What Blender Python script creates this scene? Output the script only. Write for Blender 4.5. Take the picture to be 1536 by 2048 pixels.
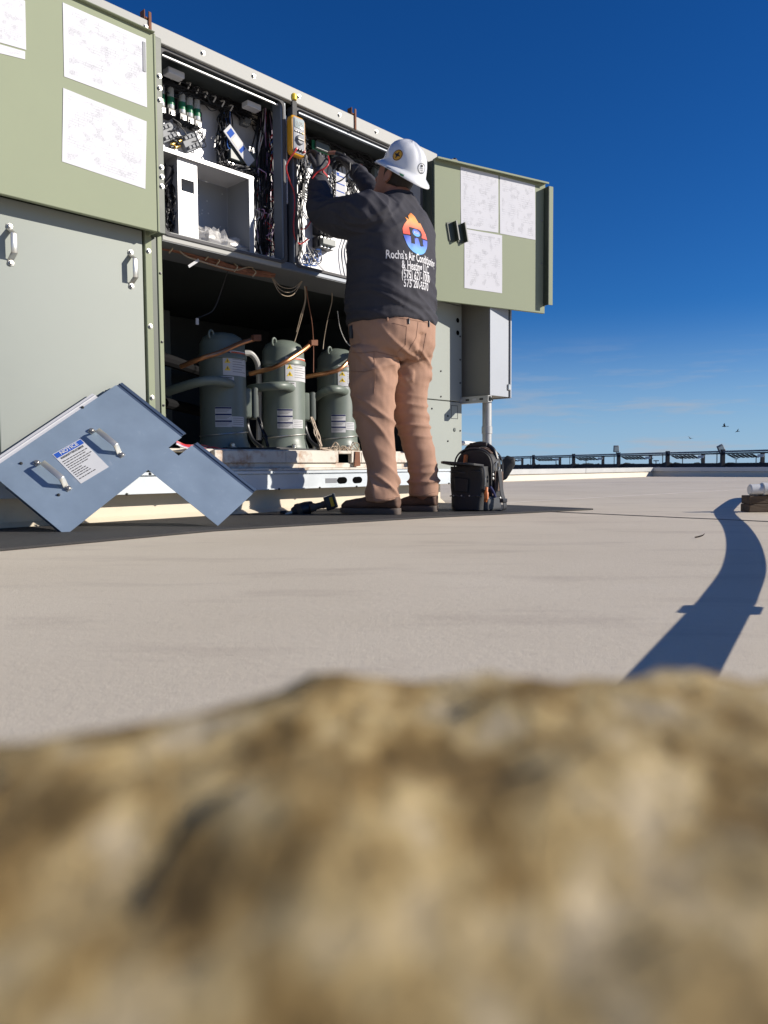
import bpy, bmesh, math, random
from mathutils import Vector, Matrix, noise
from mathutils.bvhtree import BVHTree
random.seed(7)
R = math.radians
S = bpy.context.scene
for o in list(bpy.data.objects): bpy.data.objects.remove(o)
COL = S.collection

# ---------------------------------------------------------------- camera
FPX = 1538.0; EYE = 0.24
pit, rol = R(3.386), R(0.4)
fw = Vector((0, math.cos(pit), -math.sin(pit))); rt0 = Vector((1, 0, 0)); up0 = rt0.cross(fw)
cup = up0 * math.cos(rol) + rt0 * math.sin(rol); crt = rt0 * math.cos(rol) - up0 * math.sin(rol)
CP = Vector((0, 0, EYE))
cd = bpy.data.cameras.new('camera'); cam = bpy.data.objects.new('camera', cd); COL.objects.link(cam)
Mc = Matrix((crt, cup, -fw)).transposed().to_4x4(); Mc.translation = CP
cam.matrix_world = Mc
cd.sensor_fit = 'VERTICAL'; cd.sensor_height = 24.0; cd.lens = 24.0 * FPX / 2048.0
cd.clip_start = 0.004; cd.clip_end = 12000
cd.dof.use_dof = True; cd.dof.focus_distance = 3.95; cd.dof.aperture_fstop = 7.5
S.camera = cam
S.render.resolution_x = 768; S.render.resolution_y = 1024

# ---------------------------------------------------------------- sky and sun
SUN = Vector((1.2425, -0.134, 0.53)).normalized()
W = bpy.data.worlds.new('World'); S.world = W; W.use_nodes = True
nt = W.node_tree; nt.nodes.clear()
wo = nt.nodes.new('ShaderNodeOutputWorld'); bg = nt.nodes.new('ShaderNodeBackground'); sk = nt.nodes.new('ShaderNodeTexSky')
sk.sky_type = 'NISHITA'; sk.sun_disc = False
sk.sun_elevation = math.asin(SUN.z); sk.sun_rotation = math.atan2(SUN.x, SUN.y)
sk.altitude = 1200; sk.air_density = 1.0; sk.dust_density = 0.05; sk.ozone_density = 3.0
# a few thin wisps of cloud low over the horizon
tc = nt.nodes.new('ShaderNodeTexCoord'); mp = nt.nodes.new('ShaderNodeMapping'); mp.inputs['Scale'].default_value = (5, 5, 46)
nz = nt.nodes.new('ShaderNodeTexNoise'); nz.inputs['Scale'].default_value = 1.3; nz.inputs['Detail'].default_value = 7; nz.inputs['Roughness'].default_value = 0.62
nt.links.new(tc.outputs['Generated'], mp.inputs[0]); nt.links.new(mp.outputs[0], nz.inputs['Vector'])
cr = nt.nodes.new('ShaderNodeMapRange'); cr.inputs['From Min'].default_value = 0.50; cr.inputs['From Max'].default_value = 0.78
nt.links.new(nz.outputs['Fac'], cr.inputs['Value'])
sp = nt.nodes.new('ShaderNodeSeparateXYZ'); nt.links.new(tc.outputs['Generated'], sp.inputs[0])
alt = nt.nodes.new('ShaderNodeMapRange'); alt.inputs['From Min'].default_value = 0.16; alt.inputs['From Max'].default_value = 0.03
nt.links.new(sp.outputs['Z'], alt.inputs['Value'])
mu = nt.nodes.new('ShaderNodeMath'); mu.operation = 'MULTIPLY'; nt.links.new(cr.outputs[0], mu.inputs[0]); nt.links.new(alt.outputs[0], mu.inputs[1])
mx = nt.nodes.new('ShaderNodeMix'); mx.data_type = 'RGBA'; nt.links.new(mu.outputs[0], mx.inputs[0])
hs_ = nt.nodes.new('ShaderNodeHueSaturation'); hs_.inputs['Saturation'].default_value = 1.28; hs_.inputs['Value'].default_value = 1.0; nt.links.new(sk.outputs[0], hs_.inputs['Color']); 
tn = nt.nodes.new('ShaderNodeVectorMath'); tn.operation = 'MULTIPLY'; tn.inputs[1].default_value = (0.50, 0.97, 1.48); nt.links.new(hs_.outputs[0], tn.inputs[0])
hz_ = nt.nodes.new('ShaderNodeMapRange'); hz_.interpolation_type = 'SMOOTHSTEP'; hz_.inputs['From Min'].default_value = 0.20; hz_.inputs['From Max'].default_value = -0.05; hz_.inputs['To Max'].default_value = 0.92
nt.links.new(sp.outputs['Z'], hz_.inputs['Value'])
hm_ = nt.nodes.new('ShaderNodeMix'); hm_.data_type = 'RGBA'; hm_.inputs[7].default_value = (5.4, 7.9, 11.2, 1); nt.links.new(hz_.outputs[0], hm_.inputs[0]); nt.links.new(tn.outputs[0], hm_.inputs[6]); nt.links.new(hm_.outputs[2], mx.inputs[6]); mx.inputs[7].default_value = (6.6, 6.9, 7.6, 1)
nt.links.new(mx.outputs[2], bg.inputs['Color']); bg.inputs['Strength'].default_value = 0.053
nt.links.new(bg.outputs[0], wo.inputs[0])
ld = bpy.data.lights.new('sun', 'SUN'); ld.energy = 5.0; ld.angle = R(0.5); ld.color = (1.0, 0.93, 0.83)
lo = bpy.data.objects.new('sun', ld); COL.objects.link(lo); lo.rotation_euler = SUN.to_track_quat('Z', 'Y').to_euler(); lo.location = (8, -4, 8)
vs = S.view_settings; vs.view_transform = 'Standard'; vs.look = 'None'; vs.exposure = 0.30; vs.gamma = 1.0; vs.use_curve_mapping = False

# ---------------------------------------------------------------- frames
AZ = R(43)
UX = Vector((math.sin(AZ), math.cos(AZ), 0)); NX = Vector((math.cos(AZ), -math.sin(AZ), 0)); ZX = Vector((0, 0, 1))
OO = Vector((-0.992, 3.4535, 0))
def UP(p): return OO + UX * p[0] + NX * p[1] + ZX * p[2]        # along the cabinet, out of its face, up
def ray(x, y): return fw + crt * ((x - 768) / FPX) - cup * ((y - 1024) / FPX)
def at(x, y, Y):                                                  # the point at depth Y
    d = ray(x, y); return CP + d * (Y / d.y)
def gnd(x, y, z=0.0):
    d = ray(x, y); return CP + d * ((z - EYE) / d.z)
def pu(x, y, v=0.0):                                              # a point of the plane v metres in front of the cabinet face
    d = ray(x, y); P = CP + d * (((OO + NX * v - CP).dot(NX)) / d.dot(NX)); q = P - OO
    return (q.dot(UX), v, P.z)

# ---------------------------------------------------------------- materials
def lin(c): return tuple(((x / 255) / 12.92 if x / 255 <= 0.04045 else (((x / 255) + 0.055) / 1.055) ** 2.4) for x in c)
def mat(name, col, rough=0.5, metal=0.0, var=0.12, vscale=4.0, bump=0.0, bscale=60.0, dirt=None, dscale=3.0, damt=0.5, dth=0.55, spec=0.5, trans=0.0, alpha=1.0, coat=0.0, stretch=None, emis=None):
    m = bpy.data.materials.new(name); m.use_nodes = True; t = m.node_tree; b = t.nodes['Principled BSDF']
    b.inputs['Roughness'].default_value = rough; b.inputs['Metallic'].default_value = metal
    b.inputs['Specular IOR Level'].default_value = spec; b.inputs['Transmission Weight'].default_value = trans; b.inputs['Alpha'].default_value = alpha
    b.inputs['Coat Weight'].default_value = coat
    c4 = (*col, 1); b.inputs['Base Color'].default_value = c4
    co = t.nodes.new('ShaderNodeTexCoord'); vec = co.outputs['Object']
    if stretch:
        mm = t.nodes.new('ShaderNodeMapping'); mm.inputs['Scale'].default_value = stretch; t.links.new(vec, mm.inputs[0]); vec = mm.outputs[0]
    if var > 0:
        n = t.nodes.new('ShaderNodeTexNoise'); n.inputs['Scale'].default_value = vscale; n.inputs['Detail'].default_value = 6; n.inputs['Roughness'].default_value = 0.6
        t.links.new(vec, n.inputs['Vector'])
        r = t.nodes.new('ShaderNodeMapRange'); r.inputs['From Min'].default_value = 0.25; r.inputs['From Max'].default_value = 0.75
        r.inputs['To Min'].default_value = 1 - var; r.inputs['To Max'].default_value = 1 + var
        t.links.new(n.outputs['Fac'], r.inputs['Value'])
        vm = t.nodes.new('ShaderNodeVectorMath'); vm.operation = 'SCALE'; vm.inputs[0].default_value = col; t.links.new(r.outputs[0], vm.inputs['Scale'])
        last = vm.outputs[0]
        if dirt:
            n2 = t.nodes.new('ShaderNodeTexNoise'); n2.inputs['Scale'].default_value = dscale; n2.inputs['Detail'].default_value = 9; n2.inputs['Roughness'].default_value = 0.68
            t.links.new(vec, n2.inputs['Vector'])
            r2 = t.nodes.new('ShaderNodeMapRange'); r2.inputs['From Min'].default_value = dth; r2.inputs['From Max'].default_value = dth + 0.16; r2.inputs['To Max'].default_value = damt
            t.links.new(n2.outputs['Fac'], r2.inputs['Value'])
            mi = t.nodes.new('ShaderNodeMix'); mi.data_type = 'RGBA'; mi.inputs[7].default_value = (*dirt, 1)
            t.links.new(r2.outputs[0], mi.inputs[0]); t.links.new(last, mi.inputs[6]); last = mi.outputs[2]
        t.links.new(last, b.inputs['Base Color'])
        rr = t.nodes.new('ShaderNodeMapRange'); rr.inputs['To Min'].default_value = max(0.02, rough - 0.08); rr.inputs['To Max'].default_value = min(1, rough + 0.08)
        t.links.new(n.outputs['Fac'], rr.inputs['Value']); t.links.new(rr.outputs[0], b.inputs['Roughness'])
    if bump > 0:
        n3 = t.nodes.new('ShaderNodeTexNoise'); n3.inputs['Scale'].default_value = bscale; n3.inputs['Detail'].default_value = 5
        t.links.new(vec, n3.inputs['Vector'])
        bp = t.nodes.new('ShaderNodeBump'); bp.inputs['Strength'].default_value = bump; bp.inputs['Distance'].default_value = 0.01
        t.links.new(n3.outputs['Fac'], bp.inputs['Height']); t.links.new(bp.outputs[0], b.inputs['Normal'])
    if emis:
        b.inputs['Emission Color'].default_value = (*emis[0], 1); b.inputs['Emission Strength'].default_value = emis[1]
    return m
M = {}
M['green'] = mat('green_paint', (0.262, 0.290, 0.195), 0.66, spec=0.22, var=0.05, vscale=2.2, dirt=(0.33, 0.33, 0.26), dscale=5, damt=0.35, dth=0.66, bump=0.02, bscale=9)
M['greygreen'] = mat('grey_green_paint', (0.325, 0.348, 0.315), 0.66, spec=0.22, var=0.04, vscale=1.7, dirt=(0.36, 0.36, 0.32), dscale=7, damt=0.4, dth=0.70, bump=0.02, bscale=7)
M['darkgreen'] = mat('dark_green_and_shade', (0.055, 0.068, 0.048), 0.5, var=0.15)  # hinge strip paint; also the painted shade in door gaps and recesses
M['cavity'] = mat('cavity_shade', (0.035, 0.042, 0.042), 0.6, var=0.2, vscale=3)  # near-black, the shade inside the bays is put into the colour
M['white'] = mat('white_enamel', (0.54, 0.54, 0.555), 0.32, var=0.03, vscale=3)
M['compin'] = mat('shaded_compartment_sheet', (0.30, 0.315, 0.335), 0.4, metal=0.2, var=0.06)  # white sheet greyed, the compartment's inner shade is in the colour
M['rail'] = mat('galvanised_rail', (0.60, 0.64, 0.66), 0.36, metal=0.35, var=0.08, vscale=6, dirt=(0.45, 0.40, 0.33), dscale=9, damt=0.4, dth=0.62)
M['topcap'] = mat('top_cap_paint', (0.36, 0.36, 0.335), 0.55, spec=0.3, var=0.07)
M['pan'] = mat('rusty_base_pan', (0.62, 0.58, 0.50), 0.55, var=0.1, vscale=9, dirt=(0.33, 0.16, 0.07), dscale=10, damt=0.8, dth=0.50)
M['curb'] = mat('curb_membrane', (0.66, 0.58, 0.45), 0.6, var=0.06, vscale=5, bump=0.06, bscale=12, dirt=(0.4, 0.32, 0.22), dscale=5, damt=0.35, dth=0.6)
M['roof'] = None
M['galv'] = mat('galvanised_sheet', (0.27, 0.345, 0.43), 0.40, metal=0.35, var=0.10, vscale=7, dirt=(0.46, 0.50, 0.54), dscale=14, damt=0.5, dth=0.60, bump=0.015, bscale=15)
M['galvdark'] = mat('shaded_galvanised_flange', (0.10, 0.14, 0.21), 0.35, metal=0.5, var=0.1)  # dark copy of the galvanised sheet, flange shading painted in
M['steel'] = mat('bare_steel', (0.56, 0.55, 0.50), 0.32, metal=0.75, var=0.08, vscale=20)
M['bolt'] = mat('zinc_bolt', (0.40, 0.39, 0.36), 0.35, metal=0.8, var=0.05)
M['darkbolt'] = mat('dark_screw', (0.06, 0.06, 0.055), 0.4, metal=0.5, var=0.05)
M['gasket'] = mat('foam_gasket', (0.085, 0.083, 0.085), 0.75, var=0.1)
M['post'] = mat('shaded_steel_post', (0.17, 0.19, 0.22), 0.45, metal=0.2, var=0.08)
M['rust'] = mat('rusty_steel', (0.17, 0.065, 0.03), 0.8, var=0.3, vscale=40)
M['black'] = mat('black_plastic', (0.018, 0.018, 0.02), 0.4, var=0.1)
M['wireblk'] = mat('black_wire', (0.013, 0.013, 0.015), 0.5, var=0.05)
M['wirewht'] = mat('white_wire', (0.62, 0.60, 0.57), 0.4, var=0.05)
M['wirered'] = mat('red_wire', (0.50, 0.03, 0.035), 0.4, var=0.05)
M['wireblue'] = mat('blue_wire', (0.04, 0.12, 0.40), 0.4, var=0.05)
M['wirevio'] = mat('violet_wire', (0.42, 0.26, 0.42), 0.4, var=0.05)
M['wiretan'] = mat('tan_wire', (0.42, 0.33, 0.24), 0.5, var=0.1)
M['copper'] = mat('copper_tube', (0.46, 0.21, 0.10), 0.35, metal=0.75, var=0.25, vscale=14)
M['harness'] = mat('copper_brown_harness', (0.26, 0.11, 0.065), 0.6, var=0.25, vscale=30)
M['comp'] = mat('compressor_paint', (0.150, 0.178, 0.152), 0.42, var=0.08, vscale=8, dirt=(0.10, 0.06, 0.035), dscale=9, damt=0.5, dth=0.68)
M['compdark'] = mat('compressor_box_paint', (0.11, 0.125, 0.115), 0.45, var=0.1)
M['label'] = mat('label_white', (0.55, 0.55, 0.56), 0.75, spec=0.2, var=0.05)
M['labelblue'] = mat('label_navy', (0.03, 0.035, 0.10), 0.75, spec=0.2, var=0.03)
M['ink'] = mat('label_ink', (0.22, 0.22, 0.23), 0.5, var=0.05)
M['blackink'] = mat('black_ink', (0.03, 0.03, 0.03), 0.5, var=0.05)
M['labelred'] = mat('label_red', (0.50, 0.09, 0.03), 0.4, var=0.03)
M['yellow'] = mat('safety_yellow', (0.78, 0.55, 0.03), 0.4, var=0.03)
M['noticeblue'] = mat('notice_blue', (0.025, 0.09, 0.40), 0.75, spec=0.2, var=0.03)
M['brass'] = mat('brass', (0.65, 0.45, 0.14), 0.3, metal=0.9, var=0.1)
M['silver'] = mat('fuse_silver', (0.72, 0.72, 0.68), 0.25, metal=0.5, var=0.05)
M['fusegreen'] = mat('fuse_green', (0.02, 0.16, 0.07), 0.4, var=0.05)
M['beige'] = mat('beige_plastic', (0.52, 0.47, 0.38), 0.5, var=0.05)
M['greyplas'] = mat('grey_plastic', (0.17, 0.18, 0.195), 0.55, var=0.08)
M['mat'] = mat('rubber_walk_pad', (0.036, 0.034, 0.033), 0.8, var=0.2, vscale=3, bump=0.35, bscale=260, dirt=(0.10, 0.09, 0.08), dscale=4, damt=0.5, dth=0.55)
M['shirt'] = mat('charcoal_knit', (0.042, 0.041, 0.050), 0.8, var=0.12, vscale=9, bump=0.12, bscale=900, spec=0.25)
M['shirtlogo'] = None
M['pants'] = mat('tan_canvas', (0.36, 0.215, 0.15), 0.85, var=0.09, vscale=9, bump=0.15, bscale=700, spec=0.2)
M['pantseam'] = mat('tan_seam_thread', (0.27, 0.155, 0.105), 0.9, var=0.1)
M['skin'] = mat('skin', (0.33, 0.15, 0.10), 0.5, var=0.1, vscale=30)
M['hair'] = mat('dark_hair', (0.03, 0.02, 0.015), 0.6, var=0.3, vscale=120, bump=0.5, bscale=400)
M['hat'] = mat('white_hard_hat', (0.74, 0.75, 0.76), 0.22, var=0.03, vscale=12, coat=0.4)
M['boot'] = mat('brown_leather', (0.115, 0.063, 0.042), 0.75, var=0.2, vscale=30, bump=0.1, bscale=80)
M['sole'] = mat('rubber_sole', (0.10, 0.075, 0.06), 0.7, var=0.15)
M['glove'] = mat('black_glove', (0.022, 0.020, 0.022), 0.65, var=0.25, vscale=60, bump=0.2, bscale=300)
M['gloveg'] = mat('grey_glove', (0.05, 0.05, 0.055), 0.6, var=0.15, vscale=60)
M['gloved'] = mat('red_glove_trim', (0.36, 0.03, 0.03), 0.6, var=0.1)
M['bag'] = mat('black_nylon', (0.017, 0.017, 0.018), 0.6, var=0.2, vscale=40, bump=0.2, bscale=500)
M['bagb'] = mat('brown_nylon', (0.10, 0.060, 0.042), 0.7, var=0.15, vscale=40, bump=0.2, bscale=500)
M['bagbase'] = mat('moulded_bag_base', (0.06, 0.062, 0.066), 0.5, var=0.2, vscale=12)
M['orange'] = mat('orange_grip', (0.50, 0.14, 0.03), 0.5, var=0.1)
M['meter'] = mat('yellow_meter_case', (0.75, 0.36, 0.02), 0.4, var=0.05)
M['meterface'] = mat('grey_meter_face', (0.30, 0.31, 0.33), 0.5, var=0.05)
M['screen'] = mat('lcd_screen', (0.42, 0.48, 0.46), 0.2, var=0.05)
M['drilly'] = mat('driver_yellow', (0.70, 0.42, 0.02), 0.45, var=0.05)
M['alum'] = mat('weathered_enclosure', (0.34, 0.36, 0.39), 0.6, spec=0.25, metal=0.15, var=0.07, vscale=5, dirt=(0.3, 0.31, 0.33), dscale=10, damt=0.35, dth=0.56)
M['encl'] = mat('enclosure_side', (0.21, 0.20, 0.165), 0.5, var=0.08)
M['conduit'] = mat('grey_conduit', (0.40, 0.40, 0.39), 0.45, metal=0.3, var=0.1, vscale=14)
M['pvc'] = mat('white_pipe', (0.72, 0.71, 0.68), 0.4, var=0.06)
M['wood'] = mat('weathered_timber', (0.10, 0.068, 0.043), 0.85, var=0.4, vscale=6, bump=0.4, bscale=25, stretch=(1, 9, 9))
M['parcap'] = mat('parapet_cap', (0.55, 0.55, 0.53), 0.4, metal=0.2, var=0.06)
M['parwall'] = mat('parapet_membrane', (0.66, 0.60, 0.50), 0.6, var=0.06, vscale=2)
M['dsteel'] = mat('dark_canopy_steel', (0.022, 0.023, 0.03), 0.7, var=0.15)
M['csteel'] = mat('grey_canopy_steel', (0.16, 0.165, 0.18), 0.5, var=0.15)
M['far'] = mat('far_trees', (0.025, 0.032, 0.026), 0.9, var=0.5, vscale=0.4)
M['terrain'] = mat('dry_terrain', (0.20, 0.16, 0.11), 0.9, var=0.3, vscale=0.02)
M['bird'] = mat('dark_feathers', (0.02, 0.02, 0.024), 0.7, var=0.2)
M['leaf'] = mat('dry_leaf', (0.07, 0.05, 0.035), 0.8, var=0.3)
M['hole'] = mat('dark_opening', (0.004, 0.004, 0.004), 0.95, spec=0.02, var=0.05)
M['insul'] = mat('foam_insulation', (0.012, 0.012, 0.013), 0.9, spec=0.1, var=0.1)
M['tie'] = mat('cable_tie', (0.45, 0.36, 0.25), 0.5, var=0.1)

def roof_material():
    m = bpy.data.materials.new('roof_coating'); m.use_nodes = True; t = m.node_tree; b = t.nodes['Principled BSDF']
    b.inputs['Roughness'].default_value = 0.72; b.inputs['Specular IOR Level'].default_value = 0.3
    co = t.nodes.new('ShaderNodeTexCoord')
    def ns(scale, det, rough, stretch=None):
        n = t.nodes.new('ShaderNodeTexNoise'); n.inputs['Scale'].default_value = scale; n.inputs['Detail'].default_value = det; n.inputs['Roughness'].default_value = rough
        if stretch:
            mm = t.nodes.new('ShaderNodeMapping'); mm.inputs['Scale'].default_value = stretch; mm.inputs['Rotation'].default_value = (0, 0, R(8)); t.links.new(co.outputs['Object'], mm.inputs[0]); t.links.new(mm.outputs[0], n.inputs['Vector'])
        else: t.links.new(co.outputs['Object'], n.inputs['Vector'])
        return n.outputs['Fac']
    def rng(s, a, b_, c, d):
        r = t.nodes.new('ShaderNodeMapRange'); r.inputs['From Min'].default_value = a; r.inputs['From Max'].default_value = b_; r.inputs['To Min'].default_value = c; r.inputs['To Max'].default_value = d
        t.links.new(s, r.inputs['Value']); return r.outputs[0]
    def mix(f, a, col):
        mi = t.nodes.new('ShaderNodeMix'); mi.data_type = 'RGBA'; t.links.new(f, mi.inputs[0])
        if isinstance(a, tuple): mi.inputs[6].default_value = (*a, 1)
        else: t.links.new(a, mi.inputs[6])
        mi.inputs[7].default_value = (*col, 1); return mi.outputs[2]
    big = ns(0.9, 6, 0.6); streak = ns(2.2, 8, 0.65, (0.8, 2.6, 1)); fine = ns(55, 8, 0.75); speck = ns(420, 4, 0.6)
    c = mix(rng(big, 0.35, 0.7, 0, 1), (0.59, 0.515, 0.405), (0.665, 0.59, 0.475))
    c = mix(rng(streak, 0.52, 0.72, 0, 0.6), c, (0.44, 0.372, 0.30))
    c = mix(rng(fine, 0.56, 0.72, 0, 0.45), c, (0.42, 0.355, 0.285))
    c = mix(rng(speck, 0.60, 0.70, 0, 0.5), c, (0.27, 0.235, 0.20))
    c = mix(rng(streak, 0.36, 0.26, 0, 0.5), c, (0.69, 0.62, 0.53))
    t.links.new(c, b.inputs['Base Color'])
    bp = t.nodes.new('ShaderNodeBump'); bp.inputs['Strength'].default_value = 0.26; bp.inputs['Distance'].default_value = 0.006
    t.links.new(fine, bp.inputs['Height'])
    bp2 = t.nodes.new('ShaderNodeBump'); bp2.inputs['Strength'].default_value = 0.3; bp2.inputs['Distance'].default_value = 0.0016
    t.links.new(speck, bp2.inputs['Height']); t.links.new(bp.outputs[0], bp2.inputs['Normal']); t.links.new(bp2.outputs[0], b.inputs['Normal'])
    return m
M['roof'] = roof_material()

def paper_material():
    m = bpy.data.materials.new('diagram_paper'); m.use_nodes = True; t = m.node_tree; b = t.nodes['Principled BSDF']; b.inputs['Roughness'].default_value = 0.85; b.inputs['Specular IOR Level'].default_value = 0.15
    uv = t.nodes.new('ShaderNodeUVMap'); uv.uv_map = 'UVMap'
    at_ = t.nodes.new('ShaderNodeObjectInfo')
    ad = t.nodes.new('ShaderNodeVectorMath'); ad.operation = 'ADD'; t.links.new(uv.outputs[0], ad.inputs[0])
    sc = t.nodes.new('ShaderNodeVectorMath'); sc.operation = 'SCALE'; sc.inputs[0].default_value = (7, 3, 0); t.links.new(at_.outputs['Random'], sc.inputs['Scale']); t.links.new(sc.outputs[0], ad.inputs[1])
    def brick(s, w, h, mort):
        br = t.nodes.new('ShaderNodeTexBrick'); br.inputs['Scale'].default_value = s; br.inputs['Brick Width'].default_value = w; br.inputs['Row Height'].default_value = h; br.inputs['Mortar Size'].default_value = mort
        br.inputs['Mortar Smooth'].default_value = 0.4; br.offset = 0.37; br.squash = 1.7; br.squash_frequency = 3
        t.links.new(ad.outputs[0], br.inputs['Vector']); return br.outputs['Fac']
    def noise_mask(s, a, c):
        n = t.nodes.new('ShaderNodeTexNoise'); n.inputs['Scale'].default_value = s; n.inputs['Detail'].default_value = 3; t.links.new(ad.outputs[0], n.inputs['Vector'])
        r = t.nodes.new('ShaderNodeMapRange'); r.inputs['From Min'].default_value = a; r.inputs['From Max'].default_value = c; t.links.new(n.outputs['Fac'], r.inputs['Value']); return r.outputs[0]
    def mul(a, c):
        x = t.nodes.new('ShaderNodeMath'); x.operation = 'MULTIPLY'; t.links.new(a, x.inputs[0])
        if isinstance(c, float): x.inputs[1].default_value = c
        else: t.links.new(c, x.inputs[1])
        return x.outputs[0]
    def mxx(a, c):
        x = t.nodes.new('ShaderNodeMath'); x.operation = 'MAXIMUM'; t.links.new(a, x.inputs[0]); t.links.new(c, x.inputs[1]); return x.outputs[0]
    l1 = mul(brick(9, 0.9, 0.33, 0.028), noise_mask(5, 0.48, 0.60))
    l2 = mul(brick(26, 1.2, 0.45, 0.10), noise_mask(7.5, 0.54, 0.62))
    l = mul(mxx(l1, l2), 0.40)
    # blank margin
    sx = t.nodes.new('ShaderNodeSeparateXYZ'); t.links.new(uv.outputs[0], sx.inputs[0])
    for ch in ('X', 'Y'):
        pp = t.nodes.new('ShaderNodeMath'); pp.operation = 'PINGPONG'; pp.inputs[1].default_value = 0.5; t.links.new(sx.outputs[ch], pp.inputs[0])
        gt = t.nodes.new('ShaderNodeMath'); gt.operation = 'GREATER_THAN'; gt.inputs[1].default_value = 0.055; t.links.new(pp.outputs[0], gt.inputs[0]); l = mul(l, gt.outputs[0])
    mi = t.nodes.new('ShaderNodeMix'); mi.data_type = 'RGBA'; mi.inputs[6].default_value = (0.62, 0.62, 0.65, 1); mi.inputs[7].default_value = (0.10, 0.105, 0.115, 1)
    t.links.new(l, mi.inputs[0]); t.links.new(mi.outputs[2], b.inputs['Base Color'])
    return m
M['paper'] = paper_material()

def rock_material():
    m = bpy.data.materials.new('tan_rock'); m.use_nodes = True; t = m.node_tree; b = t.nodes['Principled BSDF']; b.inputs['Roughness'].default_value = 0.9; b.inputs['Specular IOR Level'].default_value = 0.2
    co = t.nodes.new('ShaderNodeTexCoord')
    def n(s, d=6, r=0.65, st=None):
        x = t.nodes.new('ShaderNodeTexNoise'); x.inputs['Scale'].default_value = s; x.inputs['Detail'].default_value = d; x.inputs['Roughness'].default_value = r
        if st:
            mm = t.nodes.new('ShaderNodeMapping'); mm.inputs['Scale'].default_value = st; t.links.new(co.outputs['Object'], mm.inputs[0]); t.links.new(mm.outputs[0], x.inputs['Vector'])
        else: t.links.new(co.outputs['Object'], x.inputs['Vector'])
        return x.outputs['Fac']
    cr = t.nodes.new('ShaderNodeValToRGB'); e = cr.color_ramp.elements
    e[0].position = 0.30; e[0].color = (0.045, 0.028, 0.010, 1); e[1].position = 0.66; e[1].color = (0.68, 0.56, 0.36, 1)
    x = e.new(0.44); x.color = (0.30, 0.195, 0.07, 1); x = e.new(0.55); x.color = (0.55, 0.41, 0.19, 1)
    a = n(120, 8, 0.66, (1, 0.5, 1)); t.links.new(a, cr.inputs[0])
    mi = t.nodes.new('ShaderNodeMix'); mi.data_type = 'RGBA'; mi.inputs[7].default_value = (0.16, 0.10, 0.04, 1)
    f = t.nodes.new('ShaderNodeMapRange'); f.inputs['From Min'].default_value = 0.45; f.inputs['From Max'].default_value = 0.7; f.inputs['To Max'].default_value = 0.6; t.links.new(n(38, 4), f.inputs['Value'])
    t.links.new(f.outputs[0], mi.inputs[0]); t.links.new(cr.outputs[0], mi.inputs[6]); t.links.new(mi.outputs[2], b.inputs['Base Color'])
    bp = t.nodes.new('ShaderNodeBump'); bp.inputs['Strength'].default_value = 0.9; bp.inputs['Distance'].default_value = 0.002; t.links.new(n(300, 6), bp.inputs['Height']); t.links.new(bp.outputs[0], b.inputs['Normal'])
    return m
M['rock'] = rock_material()
def flame_material(name, lo_, hi_):
    m = bpy.data.materials.new(name); m.use_nodes = True; t = m.node_tree; b = t.nodes['Principled BSDF']; b.inputs['Roughness'].default_value = 0.6
    uv = t.nodes.new('ShaderNodeUVMap'); uv.uv_map = 'UVMap'; s = t.nodes.new('ShaderNodeSeparateXYZ'); t.links.new(uv.outputs[0], s.inputs[0])
    r = t.nodes.new('ShaderNodeValToRGB'); e = r.color_ramp.elements; e[0].color = (*lo_[0], 1); e[1].color = (*hi_, 1)
    for i, c in enumerate(lo_[1:]): x = e.new((i + 1) / len(lo_)); x.color = (*c, 1)
    t.links.new(s.outputs['Y'], r.inputs[0]); t.links.new(r.outputs[0], b.inputs['Base Color']); return m
M['flame'] = flame_material('print_flame', [(0.75, 0.05, 0.03), (0.80, 0.10, 0.03), (0.80, 0.32, 0.06)], (0.80, 0.22, 0.06))
M['ice'] = flame_material('print_ice', [(0.05, 0.35, 0.85), (0.08, 0.30, 0.75), (0.03, 0.12, 0.60)], (0.02, 0.06, 0.45))
def plastic_film():
    m = bpy.data.materials.new('clear_film'); m.use_nodes = True; t = m.node_tree; b = t.nodes['Principled BSDF']
    b.inputs['Base Color'].default_value = (0.75, 0.73, 0.70, 1); b.inputs['Roughness'].default_value = 0.22; b.inputs['Alpha'].default_value = 0.42; return m
M['film'] = plastic_film()

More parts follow.
